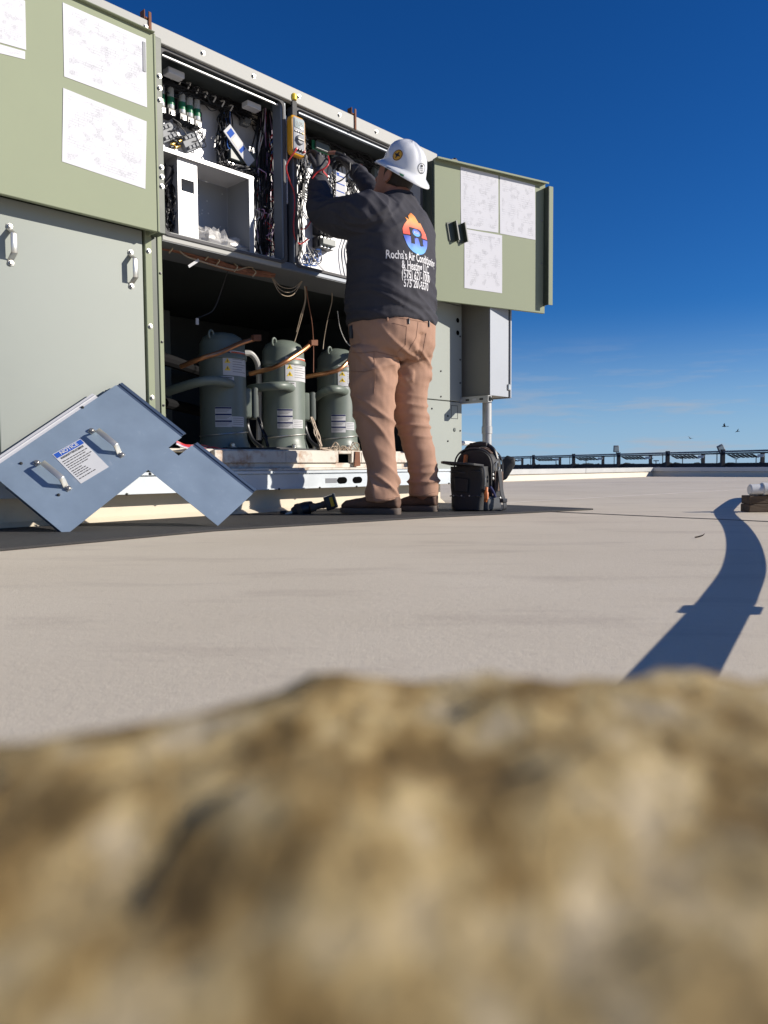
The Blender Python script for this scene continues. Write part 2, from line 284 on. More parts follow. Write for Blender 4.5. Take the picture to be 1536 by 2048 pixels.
# ---------------------------------------------------------------- mesh builder
WMX = {}
class MB:
    def __init__(s, f=None): s.v = []; s.f = []; s.map = f or (lambda p: Vector(p))
    def add(s, vs_, fs_):
        b = len(s.v); s.v += [s.map(p) for p in vs_]; s.f += [tuple(b + i for i in q) for q in fs_]; return s
    def box(s, a0, a1, b0, b1, c0, c1):
        p = [(a, b, c) for c in (c0, c1) for b in (b0, b1) for a in (a0, a1)]
        return s.add(p, [(0, 2, 3, 1), (4, 5, 7, 6), (0, 1, 5, 4), (2, 6, 7, 3), (0, 4, 6, 2), (1, 3, 7, 5)])
    def hexa(s, p): return s.add(p, [(0, 1, 2, 3), (7, 6, 5, 4), (0, 4, 5, 1), (1, 5, 6, 2), (2, 6, 7, 3), (3, 7, 4, 0)])
    def prism(s, poly, off):                                       # polygon of 3d points pushed along a vector
        n = len(poly); off = Vector(off); a = [Vector(p) for p in poly]; b = [p + off for p in a]
        return s.add(a + b, [tuple(range(n)), tuple(range(2 * n - 1, n - 1, -1))] + [(i, (i + 1) % n, n + (i + 1) % n, n + i) for i in range(n)])
    def tube(s, path, r, seg=8, cap=True):
        P = [Vector(p) for p in path]; n = len(P); rr = r if isinstance(r, (list, tuple)) else [r] * n
        T = [(P[min(i + 1, n - 1)] - P[max(i - 1, 0)]) for i in range(n)]; T = [t.normalized() if t.length > 1e-9 else Vector((0, 0, 1)) for t in T]
        x = T[0].orthogonal().normalized(); vs_ = []
        for i in range(n):
            x = (x - T[i] * x.dot(T[i])); x = x.normalized() if x.length > 1e-6 else T[i].orthogonal().normalized(); y = T[i].cross(x)
            vs_ += [P[i] + (x * math.cos(2 * math.pi * k / seg) + y * math.sin(2 * math.pi * k / seg)) * rr[i] for k in range(seg)]
        fs_ = [(i * seg + k, i * seg + (k + 1) % seg, (i + 1) * seg + (k + 1) % seg, (i + 1) * seg + k) for i in range(n - 1) for k in range(seg)]
        if cap: fs_ += [tuple(range(seg - 1, -1, -1)), tuple((n - 1) * seg + k for k in range(seg))]
        return s.add(vs_, fs_)
    def rings(s, rings_, cap=True):                                # list of equal-length closed rings
        n = len(rings_[0]); vs_ = [p for r in rings_ for p in r]; m = len(rings_)
        fs_ = [(i * n + k, i * n + (k + 1) % n, (i + 1) * n + (k + 1) % n, (i + 1) * n + k) for i in range(m - 1) for k in range(n)]
        if cap: fs_ += [tuple(range(n - 1, -1, -1)), tuple((m - 1) * n + k for k in range(n))]
        return s.add(vs_, fs_)
    def lathe(s, prof, c, ax=(0, 0, 1), seg=32, cap=True):         # profile (r, h) about an axis through c
        a = Vector(ax).normalized(); x = a.orthogonal().normalized(); y = a.cross(x); c = Vector(c)
        return s.rings([[c + a * h + (x * math.cos(2 * math.pi * k / seg) + y * math.sin(2 * math.pi * k / seg)) * r for k in range(seg)] for r, h in prof], cap)
    def build(s, name, m, parent=None, bevel=0, seg=1, smooth=True, angle=35, uvproj=None, flat=False):
        me = bpy.data.meshes.new(name); bm = bmesh.new(); vv = [bm.verts.new(p) for p in s.v]
        for q in s.f:
            try: bm.faces.new([vv[i] for i in q])
            except ValueError: pass
        if not flat: bmesh.ops.recalc_face_normals(bm, faces=bm.faces)
        if bevel: bmesh.ops.bevel(bm, geom=[e for e in bm.edges if len(e.link_faces) == 2 and e.calc_face_angle(0) > 0.6], offset=bevel, segments=seg, affect='EDGES', profile=0.6, clamp_overlap=True)
        bm.to_mesh(me); bm.free()
        return finish(name, me, m, parent, smooth, angle)
def finish(name, me, m, parent=None, smooth=True, angle=35):
    o = bpy.data.objects.new(name, me); COL.objects.link(o)
    if m: me.materials.append(M[m] if isinstance(m, str) else m)
    if smooth and len(me.polygons):
        me.polygons.foreach_set('use_smooth', [True] * len(me.polygons)); me.set_sharp_from_angle(angle=R(angle))
    if parent:
        o.parent = parent; pm = WMX[parent.name]; me.transform(pm.inverted()); WMX[o.name] = pm
    else: WMX[o.name] = Matrix.Identity(4)
    return o
def inst(me, name, parent, Mw):                                    # an object sharing mesh data, at a world matrix
    o = bpy.data.objects.new(name, me); COL.objects.link(o); o.parent = parent
    o.matrix_local = WMX[parent.name].inverted() @ Mw; WMX[o.name] = Mw; return o
def thing(name, label, cat, loc, rotz=0.0, group=None):
    o = bpy.data.objects.new(name, None); COL.objects.link(o); o.location = loc; o.rotation_euler = (0, 0, rotz); o.empty_display_size = 0.1
    o['label'] = label; o['category'] = cat
    if group: o['group'] = group
    WMX[o.name] = Matrix.Translation(Vector(loc)) @ Matrix.Rotation(rotz, 4, 'Z'); return o
def tag(o, label, cat, group=None):
    o['label'] = label; o['category'] = cat
    if group: o['group'] = group
    return o
def rebase(o):                                                     # move the origin of a one-mesh thing to its base
    me = o.data; c = Vector((0, 0, 0)); n = len(me.vertices); zm = min(v.co.z for v in me.vertices)
    for v in me.vertices: c += v.co
    c /= n; c.z = zm; me.transform(Matrix.Translation(-c)); o.location = c; WMX[o.name] = Matrix.Translation(c); return o
UROT = math.pi / 2 - AZ
def spl(pts, k=8):                                                 # Catmull-Rom through points
    P = [Vector(p) for p in pts]; P = [P[0] * 2 - P[1]] + P + [P[-1] * 2 - P[-2]]; out = []
    for i in range(1, len(P) - 2):
        for j in range(k):
            t = j / k; a, b, c, d = P[i - 1], P[i], P[i + 1], P[i + 2]
            out.append(0.5 * ((2 * b) + (c - a) * t + (2 * a - 5 * b + 4 * c - d) * t * t + (3 * b - a - 3 * c + d) * t ** 3))
    out.append(P[-2]); return out
def text2d(body, size, bold=0.0, sx=1.0, align='CENTER', maxedge=None, res=3):
    c = bpy.data.curves.new('t', 'FONT'); c.body = body; c.size = size; c.offset = bold; c.resolution_u = res; c.align_x = align; c.align_y = 'CENTER'; c.fill_mode = 'FRONT'
    o = bpy.data.objects.new('t', c); COL.objects.link(o); dg = bpy.context.evaluated_depsgraph_get(); me = bpy.data.meshes.new_from_object(o.evaluated_get(dg))
    bpy.data.objects.remove(o); bpy.data.curves.remove(c); bm = bmesh.new(); bm.from_mesh(me); bpy.data.meshes.remove(me)
    bmesh.ops.triangulate(bm, faces=bm.faces)
    if maxedge:
        for _ in range(5):
            es = [e for e in bm.edges if e.calc_length() > maxedge]
            if not es: break
            bmesh.ops.subdivide_edges(bm, edges=es, cuts=1); bmesh.ops.triangulate(bm, faces=bm.faces)
    bm.verts.ensure_lookup_table(); V = [(v.co.x * sx, v.co.y) for v in bm.verts]; Fc = [tuple(v.index for v in f.verts) for f in bm.faces]; bm.free(); return V, Fc
# screw heads shared by many
def screw_mesh(name, r, h, m):
    b = MB(); b.lathe([(r * 1.45, 0), (r * 1.45, h * 0.25), (r, h * 0.3), (r, h * 0.85), (r * 0.8, h)], (0, 0, 0), seg=8)
    o = b.build(name, m); me = o.data; bpy.data.objects.remove(o); return me
SCREW = screw_mesh('screw', 0.0045, 0.006, 'bolt'); DSCREW = screw_mesh('screw', 0.0045, 0.006, 'darkbolt'); BOLT = screw_mesh('bolt', 0.008, 0.009, 'bolt')
def put(me, name, parent, P, axis):
    q = Vector(axis).to_track_quat('Z', 'Y').to_matrix().to_4x4(); q.translation = P; return inst(me, name, parent, q)

# ================================================================ SETTING
K = Vector((5.44, 15.6, 0))
def struct(o): o['kind'] = 'structure'; return o
b = MB(); b.add([K, K - UX * 45, K - UX * 45 + NX * 45, K + NX * 45], [(0, 1, 2, 3)])
roof = struct(b.build('roof_deck', 'roof'))
# laps where two sheets of the coated membrane overlap
def strip(name, p, q, w, h, m, parent):
    p, q = Vector(p), Vector(q); d = (q - p).normalized(); s = Vector((-d.y, d.x, 0)) * w / 2; mb = MB(); n = 24; rg = []
    for i in range(n + 1):
        c = p.lerp(q, i / n) + s * (noise.noise((i * 0.9, p.x * 3, 0.3)) * 0.8)
        rg.append([c - s + ZX * 0.0008, c - s * 0.6 + ZX * h, c + s * 0.6 + ZX * h, c + s + ZX * 0.0008])
    mb.rings(rg); return mb.build(name, m, parent)
M['lapdark'] = mat('lap_dirt', (0.20, 0.165, 0.135), 0.8, var=0.3, vscale=8)
M['laplight'] = mat('lap_sealant', (0.62, 0.55, 0.46), 0.6, var=0.12, vscale=5)
strip('membrane_lap', gnd(1100, 1024), gnd(1900, 1060), 0.014, 0.003, 'lapdark', roof)
strip('membrane_lap', gnd(900, 1012), gnd(1700, 967), 0.05, 0.004, 'laplight', roof)
strip('membrane_lap', gnd(1030, 966), gnd(1900, 962), 0.07, 0.004, 'laplight', roof)
b = MB(); b.add([(-6000, -6000, -7.5), (6000, -6000, -7.5), (6000, 9000, -7.5), (-6000, 9000, -7.5)], [(0, 1, 2, 3)])
struct(b.build('terrain', 'terrain'))
# building walls under the roof edge belong to the parapets
def parapet(p, q, out, label):
    p, q = Vector(p), Vector(q); t = thing('parapet_wall', label, 'parapet', (p + q) / 2)
    d = q - p
    MB().prism([p - ZX * 7.4, p + ZX * 0.145, p + out * 0.3 + ZX * 0.145, p + out * 0.3 - ZX * 7.4], d).build('wall', 'parwall', t)
    n = int(d.length / 3.0)
    for i in range(n):
        a = p + d * (i / n); e = d / n * 0.998
        MB().prism([a - out * 0.03 + ZX * 0.10, a - out * 0.035 + ZX * 0.185, a + out * 0.33 + ZX * 0.172, a + out * 0.33 + ZX * 0.10, a + out * 0.302 + ZX * 0.10, a + out * 0.302 + ZX * 0.146, a - out * 0.002 + ZX * 0.146, a - out * 0.002 + ZX * 0.10], e).build('cap_section', 'parcap', t, bevel=0.006)
    return t
parapet(K - UX * 40, K + UX * 0.3, UX.cross(ZX).normalized() * -1 if False else -NX, 'low sunlit cream parapet with grey metal cap behind the tool bag')
parapet(K, K + NX * 30, UX, 'low shaded parapet with grey metal cap, meeting the sunlit one at a corner')

# far canopy of steel posts and beams
A_ = Vector((18.6, 105, 0)); B_ = Vector((33.8, 67.7, 0)); dc = (B_ - A_).normalized(); nc = Vector((dc.y, -dc.x, 0)); nc = nc if nc.y < 0 else -nc
cz = 1.34; t = thing('steel_canopy', 'long dark steel canopy on posts beyond the parapet', 'canopy', (A_.x, A_.y, -7.5))
L0, L1 = -26, 62
P0 = A_ + dc * L0; P1 = A_ + dc * L1
def bar(name, p, q, w, h, m, parent): 
    p, q = Vector(p), Vector(q); d = (q - p); s = Vector((-d.y, d.x, 0)); s = (s.normalized() if s.length > 1e-6 else Vector((1, 0, 0))) * w / 2
    if abs(d.x) + abs(d.y) < 1e-6:
        f = Vector((0, 1, 0)) * h / 2; return MB().prism([p - s - f, p + s - f, p + s + f, p - s + f], d).build(name, m, parent)
    return MB().prism([p - s, p + s, p + s + ZX * h, p - s + ZX * h], d).build(name, m, parent)
bar('beam', P0 + ZX * cz, P1 + ZX * cz, 0.25, 0.16, 'csteel', t)
bar('beam', P0 + ZX * (cz - 0.17), P1 + ZX * (cz - 0.17), 0.2, 0.13, 'dsteel', t)
bar('beam', P0 + ZX * -0.5 - nc * 0.5, P1 + ZX * -0.5 - nc * 0.5, 0.25, 0.85, 'dsteel', t)
sc_px = [1067, 1147, 1237, 1335, 1445, 1570]
def along(x):                                                     # where the canopy line crosses the bearing of column x
    d = ray(x, 930); k = (A_.x * d.y - A_.y * d.x) / (d.x * dc.y - d.y * dc.x) ; return k
ks = [along(x) for x in sc_px]
ks = [ks[0] - 2 * (ks[1] - ks[0]), ks[0] - (ks[1] - ks[0])] + ks + [ks[-1] + 7]
for i, k in enumerate(ks):
    c = A_ + dc * k; bar('post', c - ZX * 7.5, c + ZX * (cz + 0.28), 0.34, 0.34, 'dsteel', t)
    if i + 1 < len(ks):
        k2 = ks[i + 1]; c2 = A_ + dc * (k * 0.42 + k2 * 0.58) - nc * 0.6; bar('post', c2 - ZX * 7.5, c2 + ZX * (cz - 0.1), 0.28, 0.28, 'dsteel', t)
        c3 = A_ + dc * (k * 0.15 + k2 * 0.85) - nc * 0.4; bar('brace', c3 - ZX * 7.5, c3 + ZX * cz, 0.07, 0.07, 'dsteel', t)
        mb = MB()
        for j in range(6):
            a = A_ + dc * (k + 0.8 + j * (k2 - k) * 0.075) + ZX * (cz - 0.24) + nc * 0.3
            e = dc * (k2 - k) * 0.05
            mb.prism([a, a + e, a + e - nc * 0.5 - ZX * 0.30 + dc * 0.25, a - nc * 0.5 - ZX * 0.30 + dc * 0.25], ZX * 0.05)
        mb.build('louvre_panel', 'dsteel', t)
        a = A_ + dc * (k + 0.8 + (k2 - k) * 0.46) + ZX * (cz - 0.5); MB().prism([a, a + dc * (k2 - k) * 0.10, a + dc * (k2 - k) * 0.12 + ZX * 0.26, a + dc * (k2 - k) * 0.01 + ZX * 0.26], nc * 0.05).build('white_panel', 'parcap', t)
def flood(x, y, tilt, label):
    k = along(x); c = A_ + dc * k + nc * 0.3; D = c.y; top = at(x, y, D)
    t = thing('floodlight', label, 'floodlight', (c.x, c.y, cz + 0.1), 0, 'floodlights over the canopy')
    c = Vector((top.x, top.y, 0))
    MB().tube([c + ZX * (cz + 0.1), c + ZX * (top.z - 0.3)], 0.05, 8).build('pole', 'dsteel', t)
    h = Vector((math.sin(tilt), 0, math.cos(tilt))); w = Vector((math.cos(tilt), 0, -math.sin(tilt)))
    q = top - h * 0.36; MB().prism([q - w * 0.32, q + w * 0.32, q + w * 0.28 + h * 0.72, q - w * 0.28 + h * 0.72], Vector((0, 0.22, 0.05))).build('lamp_housing', 'csteel', t, bevel=0.03)
    MB().prism([q - w * 0.25 + h * 0.08 - Vector((0, 0.02, 0)), q + w * 0.25 + h * 0.08 - Vector((0, 0.02, 0)), q + w * 0.22 + h * 0.62 - Vector((0, 0.02, 0)), q - w * 0.22 + h * 0.62 - Vector((0, 0.02, 0))], Vector((0, 0.015, 0))).build('lens', 'screen', t)
flood(1233, 898, 0.0, 'square floodlight standing upright on a short pole above the canopy')
flood(1443, 898, -0.45, 'tilted floodlight on a short pole above the canopy')
for i, (x, h) in enumerate(((1020, 9), (1112, 12), (1172, 10), (1302, 14), (1312, 9), (1365, 15), (1405, 11), (1472, 13), (1512, 17))):
    D = 150 + 12 * (i % 4); base = at(x, 931, D); mb = MB(); top = base.z + h * D / FPX
    mb.tube([(base.x, D, -7.5), (base.x, D, top)], 0.09, 6); o = mb.build('light_mast', 'dsteel')
    MB().box(base.x - 0.5, base.x + 0.5, D - 0.1, D + 0.1, top - 0.05, top + 0.14).build('mast_head', 'dsteel', o)
    tag(o, 'thin dark mast rising from the far tree line', 'mast', 'masts along the tree line')
mb = MB(); rnd = random.Random(3)
for i in range(520):
    a = rnd.uniform(R(-30), R(62)); D = rnd.uniform(230, 420); c = Vector((math.sin(a) * D, math.cos(a) * D, 0)); w = rnd.uniform(4, 9); h = rnd.uniform(6.2, 8.3)
    pr = [(w * 0.5, 0), (w, h * 0.35), (w * 0.92, h * 0.6), (w * 0.55, h * 0.88), (w * 0.12, h)]
    sd = rnd.uniform(0, 99); rg = []
    for r_, hh in pr: rg.append([Vector((c.x + math.cos(q * math.pi / 4) * r_ * (1 + 0.45 * noise.noise((q * 1.3, hh, sd))), c.y + math.sin(q * math.pi / 4) * r_, -7.5 + hh * (1 + 0.12 * noise.noise((q * 2.1, sd, hh))))) for q in range(8)])
    mb.rings(rg)
o = mb.build('far_trees', 'far', angle=80); o['kind'] = 'stuff'; o['label'] = 'dark line of far trees and roofs along the horizon'; o['category'] = 'trees'
# birds
def bird(x, y, D, span, roll, yaw, label):
    c = at(x, y, D); Rm = Matrix.Translation(c) @ Matrix.Rotation(yaw, 4, 'Z') @ Matrix.Rotation(roll, 4, 'Y'); mp_ = lambda p: Rm @ Vector(p)
    t = thing('bird', label, 'bird', c, 0, 'birds in flight'); s = span / 2
    MB(mp_).tube([(0, -s * 0.7, 0.0), (0, -s * 0.4, 0), (0, 0, 0), (0, s * 0.35, 0.01), (0, s * 0.5, 0.02), (0, s * 0.62, 0.01)], [s * 0.02, s * 0.07, s * 0.13, s * 0.10, s * 0.08, s * 0.02], 8).build('body', 'bird', t)
    for sg in (-1, 1):
        MB(mp_).prism([(sg * s * 0.08, s * 0.2, 0), (sg * s * 0.5, s * 0.3, s * 0.28), (sg * s, -s * 0.05, s * 0.42), (sg * s * 0.55, -s * 0.12, s * 0.26), (sg * s * 0.08, -s * 0.25, 0)], (0, 0, s * 0.03)).build('wing', 'bird', t)
    MB(mp_).prism([(-s * 0.06, -s * 0.5, 0), (s * 0.06, -s * 0.5, 0), (s * 0.16, -s * 0.95, 0), (-s * 0.16, -s * 0.95, 0)], (0, 0, s * 0.03)).build('tail', 'bird', t)
bird(1449, 853, 42, 0.42, 0.5, 1.1, 'dark bird with raised wings, highest of three over the parapet')
bird(1475, 863, 48, 0.36, -0.7, 0.4, 'small dark bird banking, between the two others')
bird(1381, 877, 45, 0.38, 0.3, -0.8, 'dark bird flying lowest of three, nearest the horizon')

# ---------------------------------------------------------------- walk pad
p = [UP((-3.2, -0.085, 0)), UP((-3.2, 0.72, 0)), gnd(0, 1103), gnd(430, 1063), gnd(850, 1037), gnd(1187, 1020), gnd(1030, 1013.0), UP((1.95, -0.085, 0))]
b = MB(); b.prism([Vector((q.x, q.y, 0.0006)) for q in p], (0, 0, 0.008)); o = b.build('walk_pad', 'mat', bevel=0.002)
tag(rebase(o), 'black rubber walk pad on the roof in front of the rooftop unit', 'mat')

# ================================================================ ROOFTOP UNIT
UL, UR, UT = -3.0, 2.21, 2.15
o = MB(UP); o.prism([(UL + 0.1, -0.1, 0), (UL + 0.1, -0.1, 0.129), (UL + 0.1, -1.9, 0.129), (UL + 0.1, -1.9, 0)], (UR - UL - 0.2, 0, 0))
o.prism([(UL + 0.1, -0.0995, 0.0), (UL + 0.1, -0.0995, 0.03), (UL + 0.1, -0.055, 0.0)], (UR - UL - 0.2, 0, 0))
cb = o.build('roof_curb', 'curb', bevel=0.004); tag(rebase(cb), 'low cream membrane covered curb under the rooftop unit', 'curb')

unit = thing('rooftop_unit', 'big green rooftop air conditioning unit with its control doors swung open', 'air conditioner', UP((0, 0, 0.13)), UROT)
def ub(name, m, *bx, parent=unit, bevel=0.0025, **k):
    mb = MB(UP)
    for q in bx: mb.box(*q)
    return mb.build(name, m, parent, bevel=bevel, **k)
def us(p, parent, me=SCREW, name='screw', ax=None): return put(me, name, parent, UP(p), ax or NX)
# base rail: channel with a lip
rail = MB(UP); sec = [(0.0, 0.13), (0.0, 0.205), (0.012, 0.208), (0.012, 0.222), (-0.12, 0.222), (-0.12, 0.13), (-0.012, 0.13), (-0.012, 0.126), (0.008, 0.126), (0.008, 0.133)]
rail.prism([(UL, v, z) for v, z in sec], (UR - UL, 0, 0)); rail = rail.build('base_rail', 'rail', unit, bevel=0.0015)
for u in (1.115, 1.235):
    mb = MB(UP); rr = 0.018
    ring = [(math.cos(a), math.sin(a)) for a in [k * math.pi / 8 for k in range(16)]]
    mb.rings([[(u + x * 0.026 + (0.012 if x > 0 else -0.012), 0.0004, 0.165 + y * 0.019) for x, y in ring], [(u + x * 0.026 + (0.012 if x > 0 else -0.012), 0.0016, 0.165 + y * 0.019) for x, y in ring]]); mb.build('rail_hole', 'hole', rail)
mb = MB(UP); mb.box(0.99, 1.075, 0.0004, 0.0012, 0.152, 0.178); lb = mb.build('rating_plate', 'greyplas', rail)
for u in [UL + 0.3 + 0.28 * i for i in range(18)]: us((u, 0.0082, 0.1285), rail, DSCREW)
# base pan ledge and compressor platform
ub('ledge', 'pan', (0.0, 1.74, -0.12, 0.004, 0.2235, 0.236))
pan = ub('base_pan', 'pan', (0.03, 1.74, -1.55, -0.045, 0.2362, 0.262), bevel=0.002)
frnt = []
ub('front_member', 'pan', (0.30, 0.74, -0.06, -0.03, 0.2625, 0.325), (0.74, 1.12, -0.06, -0.03, 0.2625, 0.327), (1.22, 1.30, -0.06, -0.03, 0.2625, 0.327), (1.12, 1.22, -0.06, -0.03, 0.312, 0.327), (1.30, 1.72, -0.06, -0.03, 0.2625, 0.322), bevel=0.003)
ub('cross_member', 'pan', (0.06, 1.70, -0.62, -0.06, 0.315, 0.331), bevel=0.003)
o = MB(UP); o.prism([(1.235, -0.029, 0.24), (1.285, -0.029, 0.245), (1.28, -0.028, 0.325), (1.245, -0.028, 0.326)], (0, 0.006, 0)); o.build('rusty_bracket', 'rust', unit)
# side, back and roof skins
ub('end_panel', 'greygreen', (UR - 0.012, UR, -1.9, -0.0025, 0.225, 2.085))
ub('end_panel', 'greygreen', (UL, UL + 0.012, -1.9, -0.0025, 0.225, 2.085))
ub('back_panel', 'greygreen', (UL, UR, -1.93, -1.9, 0.225, 2.085))
ub('roof_panel', 'topcap', (UL - 0.02, UR + 0.0, -1.93, 0.018, 2.1405, UT - 0.002))
cap = ub('top_rail', 'topcap', (UL - 0.02, 1.92, 0.0185, 0.034, 2.078, UT), (UL - 0.02, 1.92, 0.0, 0.018, 2.078, 2.086), bevel=0.003)
for i in range(17):
    u = -2.9 + 0.285 * i
    if u < 1.9: us((u, 0.0342, 2.116), cap, BOLT, 'bolt')
def lug(u):
    mb = MB(UP); mb.box(u - 0.004, u + 0.010, 0.0345, 0.041, 2.075, UT + 0.035); mb.box(u - 0.016, u + 0.010, 0.0, 0.0343, UT + 0.004, UT + 0.012); mb.box(u - 0.022, u - 0.016, 0.0, 0.034, UT + 0.0005, UT + 0.04); mb.build('lifting_lug', 'rust', unit, bevel=0.002)
lug(pu(297, 60, 0.03)[0]); lug(pu(708, 245, 0.03)[0])
# lower door on the left with its two handles
def pulls(u, z0, z1, parent, m='steel'):
    mb = MB(UP); w = 0.012; st = 0.042
    pr = [(z0 - 0.018, 0.0), (z0 - 0.018, 0.003), (z0 + 0.002, 0.004), (z0 + 0.022, st), (z1 - 0.022, st), (z1 - 0.002, 0.004), (z1 + 0.018, 0.003), (z1 + 0.018, 0.0), (z1 - 0.004, 0.0), (z1 - 0.025, st - 0.005), (z0 + 0.025, st - 0.005), (z0 + 0.004, 0.0)]
    n = len(pr); a = [(u - w, v, z) for z, v in pr]; c = [(u + w, v, z) for z, v in pr]
    quads = [(0, 1, 2, 11), (11, 2, 3, 10), (10, 3, 4, 9), (9, 4, 5, 8), (8, 5, 6, 7)]
    mb.add(a + c, quads + [tuple(n + i for i in q[::-1]) for q in quads] + [(i, (i + 1) % n, n + (i + 1) % n, n + i) for i in range(n)])
    h = mb.build('handle', m, parent, bevel=0.0015)
    for z in (z0 - 0.009, z1 + 0.009): put(BOLT, 'bolt', h, UP((u, 0.003, z)), NX)
    return h
dl = ub('access_door', 'greygreen', (-0.690, -0.072, -0.022, 0.0, 0.228, 1.268), bevel=0.004, seg=2)
pulls(-0.630, 1.035, 1.155, dl); pulls(-0.129, 1.030, 1.155, dl)
dl2 = ub('access_door', 'greygreen', (-1.36, -0.705, -0.022, 0.0, 0.228, 1.268), bevel=0.004, seg=2)
pulls(-1.30, 1.03, 1.155, dl2); pulls(-0.80, 1.03, 1.155, dl2)
ub('side_panel', 'greygreen', (-3.0, -1.375, -0.022, 0.0, 0.228, 2.07), bevel=0.004)
ub('shadow_gap_backing', 'darkgreen', (-3.0, -0.063, -0.06, -0.026, 0.226, 2.075), bevel=0)  # dark sheet behind the doors, painted shade for the panel gaps
ub('blank_panel', 'green', (-1.36, -0.075, -0.022, 0.0, 1.283, 2.068), bevel=0.004)
# corner post left of the bays
ub('corner_post', 'green', (-0.062, -0.030, -0.06, 0.006, 0.226, 1.30), bevel=0.002)
ub('post_channel', 'darkgreen', (-0.030, -0.002, -0.06, 0.0, 0.226, 2.075), bevel=0.001)
pl = ub('post_flange', 'green', (-0.002, 0.020, -0.06, 0.006, 0.226, 1.262), bevel=0.002)
for z in (1.185, 0.86, 0.55, 0.30): us((-0.046, 0.006, z), unit, BOLT, 'bolt')
for z in (1.10, 0.80, 0.52): us((0.010, 0.006, z), pl, DSCREW)
# right hand panels
rp = ub('screwed_panel', 'greygreen', (1.735, UR, -0.02, 0.0, 0.172, 0.654), bevel=0.003)
rp2 = ub('plugged_panel', 'greygreen', (1.735, UR, -0.02, 0.0, 0.659, 1.275), bevel=0.003)
ub('blank_panel', 'greygreen', (1.86, UR, -0.02, 0.0, 1.279, 2.075), bevel=0.003)
for u, z in ((2.06, 0.56), (2.06, 0.40), (2.19, 0.47), (1.90, 0.60), (1.9, 0.25), (2.12, 0.25)): us((u, 0.0, z), rp, DSCREW)
for u, z in ((1.99, 0.68), (1.99, 0.84), (2.19, 0.78), (2.19, 0.93), (2.19, 1.08)): us((u, 0.0, z), rp2, DSCREW)
for z in (1.10, 1.18):
    mb = MB(UP); mb.lathe([(0.014, 0.0), (0.016, 0.0015), (0.010, 0.003)], (2.165, 0.0, z), (0, 1, 0), 16); mb.build('knockout_plug', 'hole', rp2)
mb = MB(UP); mb.lathe([(0.013, 0.0), (0.013, 0.003), (0.009, 0.006)], (2.13, 0.0, 0.475), (0, 1, 0), 16); mb.build('knockout_plug', 'compdark', rp)
mb = MB(UP); g = 0.0035
for q in ((2.095, 2.165, 0.0003, 0.0012, 0.545, 0.545 + g), (2.095, 2.165, 0.0003, 0.0012, 0.628, 0.628 + g), (2.095, 2.095 + g, 0.0003, 0.0012, 0.545 + g, 0.628), (2.165 - g, 2.165, 0.0003, 0.0012, 0.545 + g, 0.628)): mb.box(*q)
mb.build('cut_line', 'black', rp)

VB_ = -0.245
# ---- compressor bay
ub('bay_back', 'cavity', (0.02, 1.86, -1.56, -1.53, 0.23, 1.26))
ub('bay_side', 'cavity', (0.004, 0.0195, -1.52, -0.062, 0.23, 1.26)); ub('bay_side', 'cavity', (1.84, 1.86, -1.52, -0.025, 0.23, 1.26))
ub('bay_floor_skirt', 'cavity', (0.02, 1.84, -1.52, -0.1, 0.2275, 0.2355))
ub('jamb', 'greygreen', (1.715, 1.7345, -0.06, 0.0, 0.23, 1.262), bevel=0.002)
for u in (0.64, 0.78): ub('inner_post', 'compdark', (u, u + 0.05, -1.30, -1.25, 0.262, 1.23))
ub('inner_beam', 'compdark', (0.03, 0.64, -1.30, -1.262, 0.86, 0.90)); ub('inner_beam', 'compdark', (0.83, 1.80, -1.30, -1.262, 0.87, 0.91))
for (z, r) in ((0.86, 0.035), (0.62, 0.03)):
    MB(UP).tube(spl([(0.03, -0.75, z - 0.05), (0.2, -0.72, z), (0.42, -0.7, z - 0.02), (0.8, -0.85, z - 0.05)]), r, 10).build('insulated_pipe', 'insul', unit)

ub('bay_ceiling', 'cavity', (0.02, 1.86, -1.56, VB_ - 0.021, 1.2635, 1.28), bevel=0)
# ---- control box shell
VB = -0.245; ZF, ZC = 1.278, 2.074
ub('back_plate', 'white', (0.022, 1.83, VB - 0.015, VB, 1.262, 2.10), bevel=0)
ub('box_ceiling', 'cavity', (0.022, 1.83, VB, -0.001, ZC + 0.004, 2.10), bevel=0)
ub('box_floor', 'white', (0.022, 1.735, VB, -0.006, 1.262, ZF), bevel=0.001)
ub('box_floor_underside', 'greyplas', (0.022, 1.735, VB - 0.02, 0.004, 1.244, 1.2615), bevel=0.001)
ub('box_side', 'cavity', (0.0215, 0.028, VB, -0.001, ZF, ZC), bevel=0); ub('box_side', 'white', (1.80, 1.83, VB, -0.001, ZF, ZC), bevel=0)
ub('sill', 'topcap', (0.022, 0.70, -0.006, 0.008, 1.247, 1.29), bevel=0.003)
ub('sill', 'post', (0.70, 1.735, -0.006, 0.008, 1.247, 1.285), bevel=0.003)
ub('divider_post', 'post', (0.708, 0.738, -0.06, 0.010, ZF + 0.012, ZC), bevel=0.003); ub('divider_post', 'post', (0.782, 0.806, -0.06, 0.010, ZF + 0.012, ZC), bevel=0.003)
ub('divider_web', 'black', (0.738, 0.782, -0.06, -0.03, ZF + 0.012, ZC), bevel=0)
ub('divider_edge', 'white', (0.744, 0.752, -0.029, 0.004, ZF + 0.30, ZC - 0.06), bevel=0.002)
